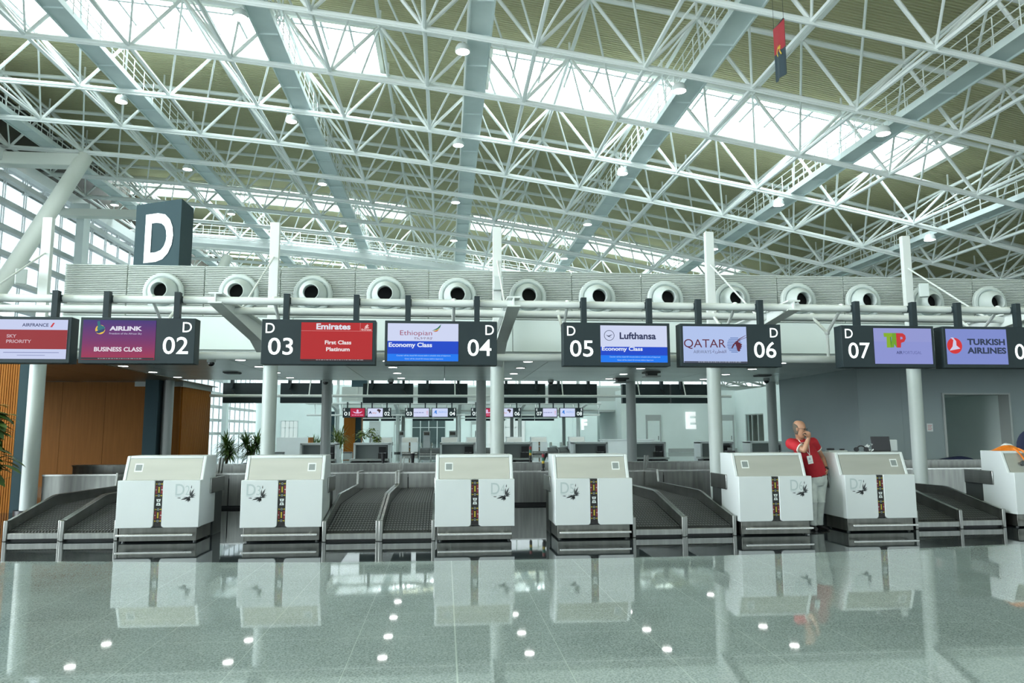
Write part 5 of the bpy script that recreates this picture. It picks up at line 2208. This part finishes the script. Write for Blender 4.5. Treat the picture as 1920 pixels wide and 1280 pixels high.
# trousers
tr = MB()
hipc = W_(6.045, 11.80, 0.83)
secs = [(W_(6.05, 11.80, 0.90), tw * 0.165, dp * 0.122), (W_(6.05, 11.80, 0.83), tw * 0.172, dp * 0.128), (W_(6.045, 11.80, 0.76), tw * 0.17, dp * 0.125), (W_(6.045, 11.80, 0.70), tw * 0.14, dp * 0.105)]
ringloft(tr, secs, 20)
la = [W_(5.965, 11.79, 0.78), W_(5.935, 11.77, 0.62), W_(5.925, 11.74, 0.47), W_(5.93, 11.76, 0.30), W_(5.935, 11.78, 0.10)]
lb_ = [W_(6.125, 11.81, 0.78), W_(6.095, 11.80, 0.62), W_(6.075, 11.77, 0.47), W_(6.065, 11.80, 0.30), W_(6.06, 11.83, 0.10)]
rad = [0.095, 0.085, 0.068, 0.063, 0.058]
limb(tr, la, rad, 16)
limb(tr, lb_, rad, 16)
for p in (la[4], lb_[4]):
    for i in range(3):
        tr.lathe([(0.0, -0.014), (0.062, -0.012), (0.066, 0.0), (0.062, 0.012), (0, 0.014)], p + Vector((0, 0, -0.02 + 0.03 * i)), n=16)
for p in (la[2], lb_[2]):
    tr.lathe([(0.0, -0.014), (0.066, -0.012), (0.073, 0.0), (0.066, 0.012), (0, 0.014)], p + Vector((0, 0, -0.03)), n=16)
to = tr.build('trousers', JEAN, man, recalc=False)
remesh(to, 0.0085, 3)
m = MB()
ringloft(m, [(W_(6.048, 11.80, 0.885), tw * 0.169, dp * 0.127), (W_(6.048, 11.80, 0.855), tw * 0.173, dp * 0.130)], 24)
m.build('belt', SHOE, man)
for (p, d) in ((la[4], Vector((-0.25, -0.97, 0))), (lb_[4], Vector((0.35, -0.94, 0)))):
    d = d.normalized()
    sd = d.cross(Vector((0, 0, 1)))
    m = MB()
    base = Vector((p.x, p.y, 0))
    secs = []
    for (f, w, h) in ((-0.085, 0.018, 0.03), (-0.07, 0.036, 0.07), (-0.02, 0.04, 0.085), (0.04, 0.041, 0.062), (0.10, 0.046, 0.048), (0.15, 0.042, 0.04), (0.18, 0.022, 0.028)):
        secs.append((base + d * f + Vector((0, 0, h / 2 + 0.004)), sd * w, Vector((0, 0, h / 2))))
    ringloft(m, secs, 14)
    m.build('shoe', SHOE, man)
# hair ring, glasses, moustache, lanyard, badge, watch
m = MB()
vs = []
RW = ((-0.085, 0.079, 0.064, 0.026, 0.60), (-0.05, 0.0915, 0.0735, 0.015, 0.52), (0.0, 0.0995, 0.0795, 0.005, 0.47), (0.05, 0.1035, 0.0825, -0.003, 0.50), (0.075, 0.100, 0.080, -0.006, 0.60), (0.09, 0.094, 0.076, -0.008, 0.74))
for (u, rf, rs_, f, a0) in RW:
    for i in range(17):
        a = PI * a0 + i * (PI * 2 * (1 - a0)) / 16
        vs.append(HP(f + rf * math.cos(a), rs_ * math.sin(a), u))
m.add(vs, [(k * 17 + i, k * 17 + i + 1, (k + 1) * 17 + i + 1, (k + 1) * 17 + i) for k in range(5) for i in range(16)])
ho = m.build('hair', HAIRM, man, recalc=False)
s_ = ho.modifiers.new('thick', 'SOLIDIFY'); s_.thickness = 0.006; s_.offset = 0
m = MB()
for s in (-1, 1):
    pts = [HP(0.112, s * 0.034, 0.012) + sdir * 0.023 * math.cos(a) + udir * 0.018 * math.sin(a) for a in [2 * PI * i / 14 for i in range(15)]]
    m.path(pts, 0.0028, 0, 6)
    m.tube(HP(0.108, s * 0.058, 0.016), HP(0.0, s * 0.085, 0.018), 0.0025)
m.tube(HP(0.114, -0.011, 0.016), HP(0.114, 0.011, 0.016), 0.0025)
m.build('glasses', DARKG, man)
m = MB()
for s in (-1, 1):
    m.ball(HP(0.094, s * 0.032, 0.012), 0.008, 0, 8, 6)
m.build('eye', BLACKG, man)
m = MB()
m.ball(HP(0.098, 0, -0.052), 0.018, 0, 12, 8, (1.0, 1.0, 0.6))
for s in (-1, 1):
    m.ball(HP(0.088, s * 0.024, -0.060), 0.016, 0, 10, 8)
    m.ball(HP(0.078, s * 0.036, -0.075), 0.015, 0, 10, 8)
m.ball(HP(0.09, 0, -0.105), 0.024, 0, 12, 8)
mo = m.build('moustache_and_goatee', HAIRM, man, recalc=False)
remesh(mo, 0.004, 2)
m = MB()
badge = W_(5.842, 11.60, 1.12)
m.path([W_(5.715, 11.70, 1.435), W_(5.745, 11.645, 1.36), W_(5.80, 11.625, 1.26), badge + Vector((0, 0, 0.07))], 0.006, 0, 6)
m.path([W_(5.845, 11.70, 1.43), W_(5.86, 11.648, 1.36), W_(5.85, 11.628, 1.26), badge + Vector((0, 0, 0.07))], 0.006, 0, 6)
m.build('lanyard', TRIM, man)
m = MB()
m.box(-0.043, 0.043, -0.004, 0.004, -0.065, 0.065)
m.rect(-0.02, 0.012, 0.0, 0.035, -0.0048, 1)
m.rect(-0.03, 0.03, -0.04, -0.034, -0.0048, 1)
b_ = m.build('name_badge', [PAPER, mat('badge_print', (0.45, 0.5, 0.6), 0.6)], man)
b_.location = badge
b_.rotation_euler = (0, -0.18, 0)
m = MB()
m.tube(lw + (le - lw).normalized() * 0.005, lw + (le - lw).normalized() * 0.035, 0.036, 0, 16)
m.ball(lw + (le - lw).normalized() * 0.02 + Vector((0, -0.034, 0)), 0.016, 0, 10, 6)
m.build('wristwatch', BLACK, man)
